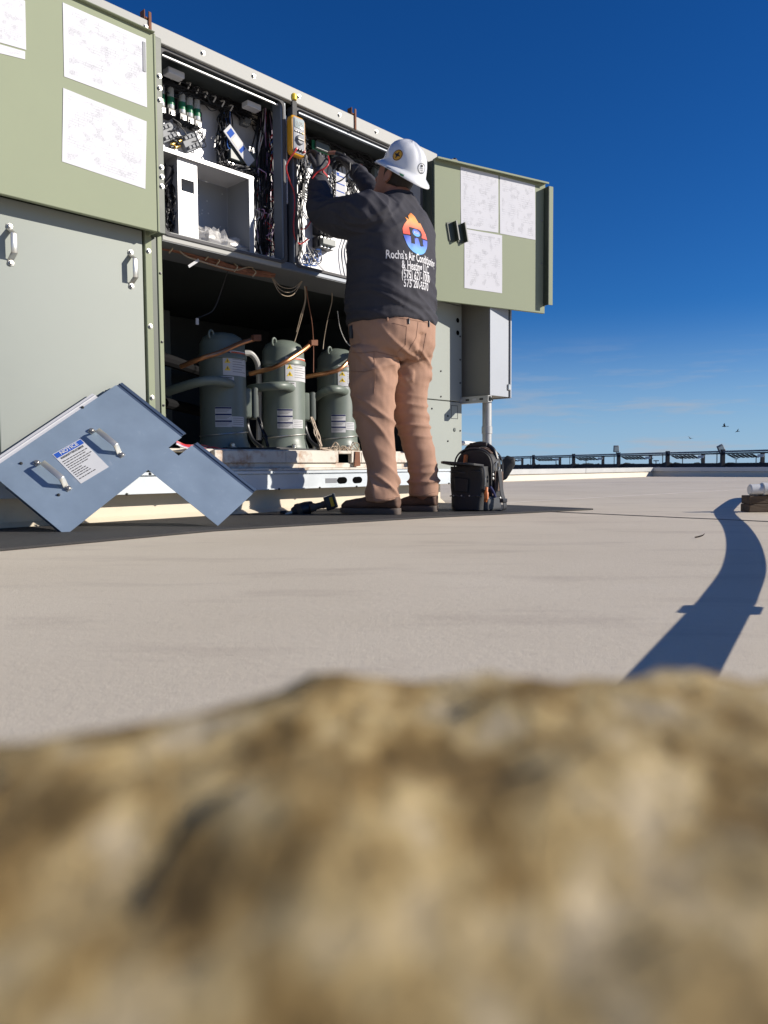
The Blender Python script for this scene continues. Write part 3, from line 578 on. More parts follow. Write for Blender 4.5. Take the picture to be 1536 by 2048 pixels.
def gasket(u0, u1, z0, z1, rad=0.03):
    pts = []
    for cx, cz_, a0 in ((u1 - rad, z1 - rad, 0), (u0 + rad, z1 - rad, 90), (u0 + rad, z0 + rad, 180), (u1 - rad, z0 + rad, 270)):
        for k in range(5): a = R(a0 + k * 22.5); pts.append((cx + math.cos(a) * rad, cz_ + math.sin(a) * rad))
    n = len(pts); mb = MB(UP); rg = []; cu, cz2 = (u0 + u1) / 2, (z0 + z1) / 2
    for x, z in pts:
        sx = 0.013; ix, iz = x + (sx if x < cu else -sx), z + (sx if z < cz2 else -sx)
        rg.append([(x, 0.0085, z), (x, 0.016, z), (ix, 0.016, iz), (ix, 0.0085, iz)])
    rg.append(rg[0]); mb.rings(rg, cap=False); return mb.build('gasket', 'gasket', unit)
gasket(0.020, 0.728, 1.270, 2.078); gasket(0.790, 1.80, 1.270, 2.078)
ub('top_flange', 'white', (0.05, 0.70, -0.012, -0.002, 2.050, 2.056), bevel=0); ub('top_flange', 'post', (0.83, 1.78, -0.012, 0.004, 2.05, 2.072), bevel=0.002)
for u in (0.115, 0.555): ub('latch_keeper', 'label', (u, u + 0.085, -0.11, -0.06, 2.022, 2.05), bevel=0.003)
# inner compartment of white sheet
cu0, cu1, cz1 = 0.045, 0.535, 1.655
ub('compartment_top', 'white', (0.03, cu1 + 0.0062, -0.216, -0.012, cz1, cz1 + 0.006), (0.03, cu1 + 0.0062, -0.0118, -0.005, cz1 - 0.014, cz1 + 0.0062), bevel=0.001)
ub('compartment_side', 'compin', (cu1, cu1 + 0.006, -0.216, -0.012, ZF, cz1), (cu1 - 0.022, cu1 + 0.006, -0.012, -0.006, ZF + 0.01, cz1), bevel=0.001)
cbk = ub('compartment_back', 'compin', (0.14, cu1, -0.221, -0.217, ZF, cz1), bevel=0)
mb = MB(UP); u0, u1, v = 0.128, 0.232, -0.03
for q in ((u0, u1, v, v + 0.004, ZF, 1.50), (u0, u1, v, v + 0.004, 1.555, 1.6545), (u0, u0 + 0.018, v, v + 0.004, 1.50, 1.555), (u1 - 0.018, u1, v, v + 0.004, 1.50, 1.555), (u0, u0 + 0.004, v - 0.17, v, ZF, 1.6545)): mb.box(*q)
mb.build('compartment_plate', 'white', unit, bevel=0)
rnd = random.Random(11)
mb = MB(UP)
for i in range(16):
    mb.lathe([(0.004, 0), (0.004, 0.001)], (rnd.uniform(0.25, 0.51), -0.2168, rnd.uniform(1.3, 1.63)), (0, 1, 0), 8)
mb.build('punched_holes', 'label', cbk)
# crumpled clear bag lying in the compartment
mb = MB(UP); c = pu(425, 478, -0.10); rg = []; n = 28
for j in range(15):
    th = math.pi * 0.5 * j / 14; ring = []
    for k in range(n):
        a = 2 * math.pi * k / n; d = 1 + 0.55 * noise.noise((math.cos(a) * 2.1, math.sin(a) * 2.1, th * 2.6)) + 0.18 * noise.noise((math.cos(a) * 6, math.sin(a) * 6, th * 7))
        ring.append((c[0] + 0.03 + math.cos(a) * math.cos(th) * 0.135 * d, -0.11 + math.sin(a) * math.cos(th) * 0.085 * d, ZF + 0.003 + math.sin(th) * 0.105 * max(0.15, d) * (1 - 0.5 * max(0, math.cos(a)) * 0.6)))
    rg.append(ring)
mb.rings(rg); o = mb.build('plastic_bag', 'film', angle=18); tag(rebase(o), 'crumpled clear plastic bag lying in the white compartment', 'plastic bag')

# ---- electrical parts on the back plate
VP = VB + 0.001
def cyl(name, m, p, r, h, ax=(0, 0, 1), parent=unit, seg=14):
    mb = MB(UP); mb.lathe([(r * 0.85, 0), (r, h * 0.06), (r, h * 0.94), (r * 0.85, h)], p, ax, seg); return mb.build(name, m, parent)
def fuse(x, y):
    c = pu(x, y, VP + 0.05)
    f = cyl('fuse', 'silver', (c[0], c[1], c[2] - 0.045), 0.017, 0.10)
    mb = MB(UP); mb.lathe([(0.0174, 0.02), (0.0174, 0.055)], (c[0], c[1], c[2] - 0.045), seg=14, cap=False); mb.build('fuse_band', 'fusegreen', f)
    for dz in (-0.075, 0.055): MB(UP).box(c[0] - 0.02, c[0] + 0.02, VP, c[1] + 0.012, c[2] + dz - 0.0, c[2] + dz + 0.032).build('fuse_clip', 'black', f, bevel=0.003)
    MB(UP).box(c[0] - 0.007, c[0] + 0.007, c[1] + 0.012, c[1] + 0.02, c[2] - 0.075, c[2] - 0.058).build('fuse_screw', 'silver', f)
    return c
FP = [fuse(x, y) for x, y in ((322, 194), (341, 200), (364, 210), (379, 217), (394, 224))]
def block(name, m, x, y, w, h, d, rot=0.0, v=VP, bevel=0.003, parent=unit):
    c = pu(x, y, v); ca, sa = math.cos(rot), math.sin(rot)
    f = lambda p: UP((c[0] + p[0] * ca - p[2] * sa, v + p[1], c[2] + p[0] * sa + p[2] * ca))
    mb = MB(f); mb.box(-w / 2, w / 2, 0, d, -h / 2, h / 2); return mb.build(name, m, parent, bevel=bevel), f
# fuse bases
for a, c_ in ((330, 205), (380, 232)):
    block('fuse_base', 'black', a, c_, 0.10, 0.05, 0.03)
# terminal strip with brass studs
for (x, y, n) in ((329, 268, 3), (376, 287, 4)):
    tb, f = block('terminal_strip', 'greyplas', x, y, 0.10, 0.075, 0.03, rot=0.55)
    for i in range(n):
        for s_ in (-1, 1):
            mb = MB(f); mb.box(-0.04 + i * 0.024, -0.022 + i * 0.024, 0.03, 0.045, s_ * 0.022 - 0.008, s_ * 0.022 + 0.008); mb.build('terminal', 'greyplas', tb, bevel=0.002)
for i in range(6):
    c = pu(350 + i * 3.2, 292 - i % 3 * 6, VP + 0.02); cyl('brass_lug', 'brass' if i % 2 else 'black', c, 0.008, 0.04, (-0.7, 0.2, -0.4))
# contactors
def contactor(x, y, w, h, d, m='black', rows=2, rot=0.0):
    o, f = block('contactor', m, x, y, w, h, d * 0.6, rot)
    mb = MB(f); mb.box(-w * 0.42, w * 0.42, d * 0.6, d, -h * 0.3, h * 0.3); mb.build('contactor_cover', 'compdark' if m == 'black' else m, o, bevel=0.003)
    for i in range(4):
        for s_ in (-1, 1): MB(f).box(-w * 0.4 + i * w * 0.22, -w * 0.4 + i * w * 0.22 + w * 0.12, d * 0.6, d * 0.75, s_ * h * 0.40 - 0.006, s_ * h * 0.40 + 0.006).build('terminal', 'silver', o, bevel=0.001)
    return o
contactor(455, 318, 0.11, 0.11, 0.09); contactor(492, 330, 0.10, 0.10, 0.09); contactor(632, 300, 0.13, 0.10, 0.07); contactor(660, 315, 0.09, 0.09, 0.07)
contactor(640, 455, 0.12, 0.11, 0.09); contactor(640, 490, 0.12, 0.06, 0.08); contactor(700, 320, 0.14, 0.10, 0.06)
for x in (742, 776, 812): contactor(x, 352, 0.12, 0.14, 0.08)
contactor(765, 430, 0.2, 0.16, 0.08)
contactor(497, 235, 0.065, 0.075, 0.07, 'beige'); contactor(485, 246, 0.05, 0.04, 0.05, 'greyplas')
for (x, y, w) in ((420, 205, 0.2), (480, 222, 0.14), (540, 250, 0.12)): block('relay', 'black', x, y, w, 0.05, 0.06)
# tilted instruction plate hanging from the harness
pl_, f = block('instruction_plate', 'label', 478, 292, 0.20, 0.062, 0.004, rot=-0.72, v=VP + 0.10, bevel=0.001)
for (a, c_, m) in ((-0.085, -0.055, 'noticeblue'), (0.012, 0.03, 'noticeblue'), (-0.045, 0.0, 'beige')): MB(f).box(a, c_, 0.0042, 0.005, -0.02, 0.02).build('printed_band', m, pl_)
block('label_sheet', 'label', 503, 268, 0.08, 0.10, 0.002); block('label_sheet', 'greyplas', 440, 298, 0.05, 0.14, 0.003)
tg, f = block('wiring_tag', 'label', 681, 374, 0.075, 0.16, 0.002, rot=-0.03, v=VP + 0.13)
for z in (0.055, 0.012, -0.03, -0.065): MB(f).box(-0.032, 0.03, 0.0022, 0.003, z, z + 0.005).build('printed_line', 'noticeblue', tg)
MB(f).box(-0.034, -0.014, 0.0022, 0.003, 0.062, 0.072).build('printed_line', 'noticeblue', tg)
cb_, f = block('circuit_board', 'fusegreen', 640, 296, 0.13, 0.05, 0.01, v=VP + 0.10)
MB(f).box(-0.05, 0.05, 0.01, 0.025, -0.02, 0.02).build('board_cover', 'compdark', cb_, bevel=0.003)
# back frames between bays and loose harness
def wire(pts, m='wireblk', r=0.0028, parent=unit, name='wire', k=7, seg=5):
    mb = MB(UP); mb.tube(spl(pts, k), r, seg); return mb.build(name, m, parent)
rnd = random.Random(5)
def wob(p, s): return (p[0] + rnd.uniform(-s, s), p[1] + rnd.uniform(-s, s), p[2] + rnd.uniform(-s, s))
# loops under the fuses
for (x0, y0, x1, y1, bx, by) in ((328, 228, 338, 262, 362, 250), (336, 228, 340, 270, 372, 268), (345, 226, 341, 275, 366, 285), (362, 243, 358, 280, 352, 262), (376, 248, 374, 278, 370, 262), (390, 252, 386, 283, 404, 270), (372, 246, 390, 287, 410, 276), (385, 248, 392, 292, 412, 290)):
    wire([pu(x0, y0, VP + 0.03), pu((x0 + bx) / 2, (y0 + by) / 2 - 2, VP + 0.045), pu(bx, by, VP + 0.05), pu((x1 + bx) / 2 + 2, (y1 + by) / 2 + 4, VP + 0.04), pu(x1, y1, VP + 0.035)], 'wireblk', 0.0026)
def bundle(name, a, c_, n, spread, m, r=0.003, sag=0.02, wav=0.012, parent=unit):
    mb = MB(UP); a, c_ = Vector(a), Vector(c_)
    for i in range(n):
        o_ = Vector((rnd.gauss(0, spread), rnd.gauss(0, spread * 0.6), rnd.gauss(0, spread * 0.5))); pts = []
        for j in range(7):
            t_ = j / 6; p_ = a.lerp(c_, t_) + o_ * (0.55 + 0.6 * math.sin(math.pi * t_)) + Vector((rnd.gauss(0, wav), rnd.gauss(0, wav), rnd.gauss(0, wav) - sag * math.sin(math.pi * t_))); pts.append(p_)
        mb.tube(spl(pts, 4), r, 4)
    return mb.build(name, m, parent)
# dense vertical harness right of bay one
for (m, n, sp_) in (('wireblk', 46, 0.028), ('wirewht', 7, 0.026), ('wirevio', 5, 0.022), ('wirered', 3, 0.025)):
    bundle('wire_bundle', pu(530, 215, VP + 0.10), pu(530, 508, VP + 0.10), n, sp_, m)
bundle('wire_bundle', pu(548, 230, VP + 0.06), pu(548, 505, VP + 0.06), 26, 0.022, 'wireblk')
for i in range(26):
    y = rnd.uniform(330, 505); p_ = pu(rnd.uniform(512, 552), y, VP + 0.12); wire([p_, wob((p_[0] + 0.02, p_[1] + 0.03, p_[2] - 0.02), 0.012), wob((p_[0] + rnd.uniform(-0.04, 0.04), p_[1] + 0.01, p_[2] - 0.05), 0.012)], rnd.choice(['wireblk', 'wirewht', 'wireblk', 'wirevio', 'wirered']), 0.0026)
for (y0, m) in ((275, 'wireblue'), (262, 'wirered'), (285, 'wirewht'), (310, 'wirered'), (296, 'wireblue')):
    wire([pu(540, y0 + 14, VP + 0.13), pu(552, y0, VP + 0.16), pu(563, y0 - 2, VP + 0.16)], m, 0.0032)
# left cable clump beside the compartment plate
bundle('wire_bundle', pu(334, 335, VP + 0.16), pu(340, 455, VP + 0.17), 30, 0.02, 'wireblk')
for i in range(22):
    y = rnd.uniform(360, 465); x = rnd.uniform(326, 345); wire([pu(x, y, VP + 0.18), pu(x + rnd.uniform(-6, 8), y + 10, VP + 0.21), pu(x + rnd.uniform(-4, 9), y + 22, VP + 0.19), pu(rnd.uniform(328, 348), y + 14, VP + 0.17)], 'wireblk', 0.0024)
cyl('capacitor', 'silver', pu(342, 345, VP + 0.12), 0.03, 0.09, (0.1, 0.6, 0.2)); cyl('capacitor', 'black', pu(330, 380, VP + 0.14), 0.03, 0.10, (0, 0.3, 1))
# looms under the ceiling
bundle('wire_bundle', pu(322, 170, VP + 0.05), pu(455, 215, VP + 0.05), 26, 0.02, 'wireblk', sag=0.0)
bundle('wire_bundle', pu(440, 200, VP + 0.05), pu(560, 262, VP + 0.05), 30, 0.022, 'wireblk', sag=0.0)
bundle('wire_bundle', pu(447, 225, VP + 0.05), pu(443, 330, VP + 0.06), 16, 0.012, 'wireblk', sag=0.0)
for i in range(10): p_ = pu(440 + i * 2.5, 222, VP + 0.05); wire([p_, wob((p_[0], p_[1] + 0.02, p_[2] - 0.09), 0.012), wob((p_[0] - 0.01, p_[1] + 0.03, p_[2] - 0.19), 0.012), pu(448 + i * 5, 300, VP + 0.08)], rnd.choice(['wireblk', 'wireblk', 'greyplas', 'wireblue']), 0.0032)
for i in range(8): p_ = pu(338 + i * 17, 148 + i * 9, VP + 0.06); wire([p_, (p_[0] + 0.004, p_[1] + 0.03, p_[2] - 0.01), (p_[0] - 0.004, p_[1] + 0.02, p_[2] - 0.035)], 'wirewht', 0.0035, name='cable_tie')
# contactor clutter
bundle('wire_bundle', pu(448, 330, VP + 0.11), pu(508, 346, VP + 0.11), 22, 0.022, 'wireblk')
# bay two
bundle('wire_bundle', pu(600, 275, VP + 0.05), pu(770, 340, VP + 0.05), 42, 0.026, 'wireblk', sag=0.0)
bundle('wire_bundle', pu(600, 262, VP + 0.04), pu(840, 365, VP + 0.04), 30, 0.022, 'wireblk', sag=0.0)
bundle('wire_bundle', pu(612, 300, VP + 0.06), pu(608, 380, VP + 0.06), 14, 0.012, 'wireblk', sag=0.0)
bundle('wire_bundle', pu(600, 310, VP + 0.05), pu(600, 515, VP + 0.05), 9, 0.013, 'wireblk', sag=0.0)
bundle('wire_bundle', pu(700, 360, VP + 0.06), pu(735, 470, VP + 0.06), 20, 0.03, 'wireblk', sag=0.0)
bundle('wire_bundle', pu(660, 350, VP + 0.06), pu(690, 440, VP + 0.06), 10, 0.03, 'wireblk', sag=0.0)
for i in range(16):
    x = 618 + i * 6.5; wire([pu(x, 330, VP + 0.06), pu(x + rnd.uniform(-8, 8), 352, VP + 0.08), pu(x + rnd.uniform(-12, 14), 385, VP + 0.07), pu(x + rnd.uniform(-18, 22), 430, VP + 0.05)], rnd.choice(['wireblk', 'wireblk', 'wireblk', 'wirewht', 'greyplas']), 0.003)
for i in range(6): wire([pu(596, 365 + i * 5, VP + 0.05), pu(606, 372 + i * 5, VP + 0.06), pu(618, 380 + i * 5, VP + 0.05)], 'wireblk', 0.003)
for i in range(10):
    y0 = 250 + i * 9; wire([pu(602, y0, VP + 0.10), pu(611, y0 + 12, VP + 0.13), pu(608 + i % 3 * 3, y0 + 24, VP + 0.12), pu(616, y0 + 30, VP + 0.10)], rnd.choice(['wirewht', 'wireblk', 'greyplas']), 0.0032)
# three leads down the lit lower plate, and coils at the sill
for dx in (0, 7, 14, 24): wire([pu(688 + dx, 440, VP + 0.012), pu(691 + dx, 470, VP + 0.014), pu(684 + dx * 0.8, 500, VP + 0.016), pu(686 + dx, 535, VP + 0.014), pu(690 + dx, 555, VP + 0.012)], 'greyplas', 0.0032)
for i in range(14):
    x = rnd.uniform(600, 630); y = rnd.uniform(505, 525); wire([pu(x, y, -0.22), pu(x + 5, y - 12 + rnd.uniform(-5, 5), -0.20), pu(x + 14, y - 6, -0.19), pu(x + 12, y + 6, -0.2), pu(x + 2, y + 7, -0.21)], rnd.choice(['wireblk', 'wireblk', 'wireblue']), 0.0026)
wire([pu(601, 455, -0.2), pu(618, 500, -0.19), pu(636, 528, -0.17), pu(652, 545, -0.14)], 'wirewht', 0.003)
wire([pu(600, 458, -0.12), pu(612, 456, -0.10), pu(622, 440, -0.09), pu(624, 420, -0.10)], 'wirered', 0.0036)
# looms slung under the control box
def sling(m, r, n, dy, nm='harness'):
    mb = MB(UP)
    for i in range(n):
        o_ = [rnd.gauss(0, 0.006) for _ in range(3)]
        mb.tube(spl([(q[0] + o_[0], q[1] + o_[1], q[2] + o_[2] + rnd.gauss(0, 0.004)) for q in (pu(326, 492 + dy, -0.1), pu(370, 503 + dy, -0.1), pu(430, 524 + dy, -0.1), pu(490, 541 + dy, -0.1), pu(545, 548 + dy, -0.11))], 6), r, 5)
    return mb.build(nm, m, unit)
sling('harness', 0.005, 16, 2)
wire([pu(350, 493, -0.09), pu(372, 512, -0.07), pu(400, 522, -0.07), pu(430, 531, -0.07), pu(470, 540, -0.08), pu(500, 534, -0.08), pu(545, 540, -0.09)], 'wiretan', 0.0035)
for x, y in ((338, 497), (410, 512), (432, 522), (468, 535), (505, 545)): 
    p_ = pu(x, y, -0.085); wire([(p_[0], p_[1], p_[2] + 0.02), (p_[0] + 0.006, p_[1] + 0.02, p_[2]), (p_[0] - 0.003, p_[1] + 0.004, p_[2] - 0.022)], 'tie', 0.003, name='cable_tie')
cc = pu(388, 525, -0.07); MB(UP).prism([(cc[0] - 0.035, -0.07, cc[2] - 0.02), (cc[0] - 0.028, -0.07, cc[2] - 0.03), (cc[0] + 0.03, -0.07, cc[2] + 0.012), (cc[0] + 0.022, -0.07, cc[2] + 0.022)], (0, 0.003, 0)).build('connector_strip', 'label', unit)
wire([pu(455, 543, -0.2), pu(443, 580, -0.25), pu(428, 618, -0.28), pu(410, 630, -0.3), pu(395, 636, -0.3)], 'wireblk', 0.0034)
cc = pu(394, 643, -0.3); MB(UP).box(cc[0] - 0.008, cc[0] + 0.008, -0.302, -0.296, cc[2] - 0.016, cc[2] + 0.016).build('wire_flag', 'label', unit)
for dy in (0, 7, 14): wire([pu(540, 548, -0.15), pu(560, 572 + dy, -0.14), pu(585, 576 + dy, -0.13), pu(606, 560, -0.12)], 'wiretan', 0.0022)
for (pts, m) in (([(606, 560), (612, 590), (606, 625), (594, 668), (589, 684)], 'wiretan'), ([(608, 562), (610, 600), (601, 632), (593, 664)], 'wiretan'), ([(611, 560), (616, 600), (624, 645), (627, 690), (627, 745)], 'harness'), ([(662, 575), (664, 600), (655, 640), (648, 680), (646, 700)], 'wiretan'), ([(608, 562), (640, 570), (662, 574)], 'wiretan'), ([(675, 622), (680, 655), (690, 680), (700, 692)], 'wirewht')):
    wire([pu(x, y, -0.18 - 0.14 * min(1, max(0, (y - 560) / 120))) for x, y in pts], m, 0.0028)
# bundled leads lying along the platform edge
bundle('wire_bundle', pu(360, 893, -0.10), pu(470, 905, -0.09), 8, 0.010, 'wirewht', 0.0032, sag=0.0, wav=0.004)
bundle('wire_bundle', pu(365, 892, -0.10), pu(460, 902, -0.09), 5, 0.010, 'wirered', 0.0032, sag=0.0, wav=0.004)
bundle('wire_bundle', pu(365, 896, -0.10), pu(450, 904, -0.09), 4, 0.010, 'wirevio', 0.0032, sag=0.0, wav=0.004)
bundle('wire_bundle', pu(450, 898, -0.12), pu(660, 902, -0.12), 14, 0.008, 'wireblk', 0.0042, sag=0.0, wav=0.004)
bundle('wire_bundle', pu(640, 898, -0.10), pu(720, 905, -0.10), 8, 0.008, 'wiretan', 0.0034, sag=0.0, wav=0.006)
for i in range(9): x = rnd.uniform(648, 700); yy = rnd.uniform(884, 896); wire([pu(x, 902, -0.09), pu(x + rnd.uniform(2, 12), yy, -0.08), pu(x + rnd.uniform(8, 22), yy + rnd.uniform(2, 8), -0.07), pu(x + rnd.uniform(2, 26), 906, -0.08)], 'wiretan', 0.0028)

# ---- control doors
def sheet_uv(name, corners, parent, m='paper', th=0.0012):           # quad with UVs: bl, br, tr, tl
    c = [Vector(p) for p in corners]; n = (c[1] - c[0]).cross(c[3] - c[0]).normalized()
    me = bpy.data.meshes.new(name); nx, ny = 6, 6; vs_, uvs, fs_ = [], [], []
    for side in (0, 1):
        for j in range(ny + 1):
            for i in range(nx + 1):
                s_, t_ = i / nx, j / ny; p_ = c[0].lerp(c[1], s_).lerp(c[3].lerp(c[2], s_), t_); w_ = 0.0016 * noise.noise((s_ * 3 + c[0].x * 7, t_ * 3, c[0].z)) * (1 if side else 0) + 0.0012
                vs_.append(p_ + n * (w_ if side else 0.0)); uvs.append((s_, t_))
    w = nx + 1; o1 = (nx + 1) * (ny + 1)
    for j in range(ny):
        for i in range(nx):
            a = j * w + i; fs_.append((o1 + a, o1 + a + 1, o1 + a + w + 1, o1 + a + w)); fs_.append((a + w, a + w + 1, a + 1, a))
    bd = [i for i in range(nx)] + [nx + j * w for j in range(ny)] + [ny * w + nx - i for i in range(nx)] + [(ny - j) * w for j in range(ny)]
    for i in range(len(bd)): a, c2 = bd[i], bd[(i + 1) % len(bd)]; fs_.append((a, c2, o1 + c2, o1 + a))
    me.from_pydata(vs_, [], fs_); ul = me.uv_layers.new(name='UVMap')
    for lp in me.loops: ul.data[lp.index].uv = uvs[lp.vertex_index]
    return finish(name, me, m, parent, True, 40)
DV = 0.090
z0, z1 = pu(145, 422, DV)[2], 2.070
ld_ = ub('control_door', 'green', (-0.985, -0.050, DV - 0.022, DV, z0, z1), (-0.985, -0.050, DV, DV + 0.02, z1 - 0.004, z1), (-0.989, -0.985, DV - 0.022, DV + 0.02, z0, z1), bevel=0.002)
ld_['label'] = 'green control door swung flat against the unit, two wiring sheets on it'
mb = MB(UP); mb.box(-0.050, -0.040, 0.004, DV + 0.004, z0, z1); mb.build('hinge_edge', 'green', ld_, bevel=0.002)
hs = MB(UP); hs.box(-0.0395, -0.004, 0.0072, DV - 0.010, z0 + 0.0, z1); hs = hs.build('hinge_strip', 'darkgreen', unit, bevel=0.003)
for z in (z1 - 0.16, z1 - 0.21, z1 - 0.26, z0 + 0.28, z0 + 0.24, z0 + 0.20): us((-0.018, DV - 0.010, z), hs, BOLT, 'bolt')
def dpaper(pts, nm='diagram_sheet'):
    return sheet_uv(nm, [UP(pu(x, y, DV + 0.0005)) for x, y in pts], ld_)
dpaper(((128, 153), (294.0, 215), (291.5, 78), (125, 5))); dpaper(((124, 323), (290.5, 378), (293, 243), (126, 176)))
dpaper(((-60, 68), (52, 100), (50, 2), (-60, -48))); dpaper(((-60, 92), (50, 119), (50, 103), (-60, 72)), 'warning_strip')
mb = MB(UP); q = pu(286, 110, DV + 0.003); mb.box(q[0] - 0.001, q[0] + 0.012, DV + 0.0035, DV + 0.0042, q[2] - 0.065, q[2] + 0.055); mb.build('tape_strip', 'greyplas', ld_)
# right door, swung past the end of the unit
AD = R(60); DX = Vector((math.sin(AD), math.cos(AD), 0)); DN = Vector((math.cos(AD), -math.sin(AD), 0)); HG = UP((1.83, 0.10, 0))
def DP(p): return HG + DX * p[0] + DN * p[1] + ZX * p[2]
def pd(x, y, w=0.0):
    d = ray(x, y); P = CP + d * (((HG + DN * w - CP).dot(DN)) / d.dot(DN)); q = P - HG; return (q.dot(DX), w, P.z)
ub('hinge_strip', 'darkgreen', (1.812, 1.828, 0.002, 0.085, 1.28, 2.07))
dz0 = pd(975, 613)[2]; dz1 = pd(975, 341)[2]; dL = pd(1090, 500)[0]
rd = MB(DP); rd.box(-0.015, dL, -0.02, 0.0, dz0, dz1); rd.box(-0.015, dL, 0.0, 0.034, dz1 - 0.003, dz1); rd.box(-0.015, dL, 0.034, 0.037, dz1 - 0.012, dz1)
rd = rd.build('control_door', 'green', unit, bevel=0.0015); rd['label'] = 'green control door swung out past the end of the unit, three wiring sheets on it'
zz0, zz1 = pd(1085, 612)[2], dz1 - 0.03
mb = MB(DP); mb.box(dL - 0.014, dL - 0.010, 0.0003, 0.05, zz0, zz1); mb.box(dL - 0.010, dL + 0.004, 0.0003, 0.004, zz0, zz1); mb.build('edge_channel', 'darkgreen', rd, bevel=0.001)  # shade in the door's edge recess painted as a dark colour
mb = MB(DP); mb.box(dL - 0.010, dL + 0.024, 0.046, 0.050, zz0, zz1); mb.build('edge_lip', 'green', rd, bevel=0.001)
for z in (dz1 - 0.24, dz1 - 0.52): put(SCREW, 'screw', rd, DP((dL - 0.03, 0.0, z)), DN)
for pts in (((922, 455), (996.5, 465.5), (996.5, 351), (921, 333)), ((1000, 467), (1070.5, 480), (1070, 370.5), (999.5, 352)), ((928.5, 576), (1004, 586.5), (1004, 471), (928.5, 457.5))):
    sheet_uv('diagram_sheet', [DP(pd(x, y, 0.0005)) for x, y in pts], rd)
q = pd(908, 465)
for dx, tl in ((-0.02, 0.25), (0.045, 0.25)):
    f = lambda p, dx=dx: DP((q[0] + dx + p[0] * math.cos(0.2) - p[2] * math.sin(0.2), p[1], q[2] + p[0] * math.sin(0.2) + p[2] * math.cos(0.2)))
    mb = MB(f); mb.box(-0.028, 0.024, 0.0005, 0.004, -0.058, 0.058); mb.box(0.020, 0.024, 0.004, 0.035, -0.058, 0.058); mb.box(-0.028, 0.020, 0.0042, 0.007, -0.05, 0.05); mb.build('latch_channel', 'darkgreen', rd, bevel=0.001)
    mb = MB(f); mb.box(0.024, 0.030, 0.030, 0.035, -0.058, 0.058); mb.build('lit_latch_edge', 'topcap', rd)  # pale strip painting the sunlit edge of the dark latch
mb = MB(DP); q = pd(906, 320); mb.box(q[0] - 0.02, q[0] + 0.02, -0.01, 0.02, dz1, dz1 + 0.012); mb.lathe([(0.012, 0), (0.012, 0.01), (0.006, 0.014)], (q[0] + 0.01, 0.005, dz1 + 0.012), seg=10); mb.build('hinge_knuckle', 'black', rd)

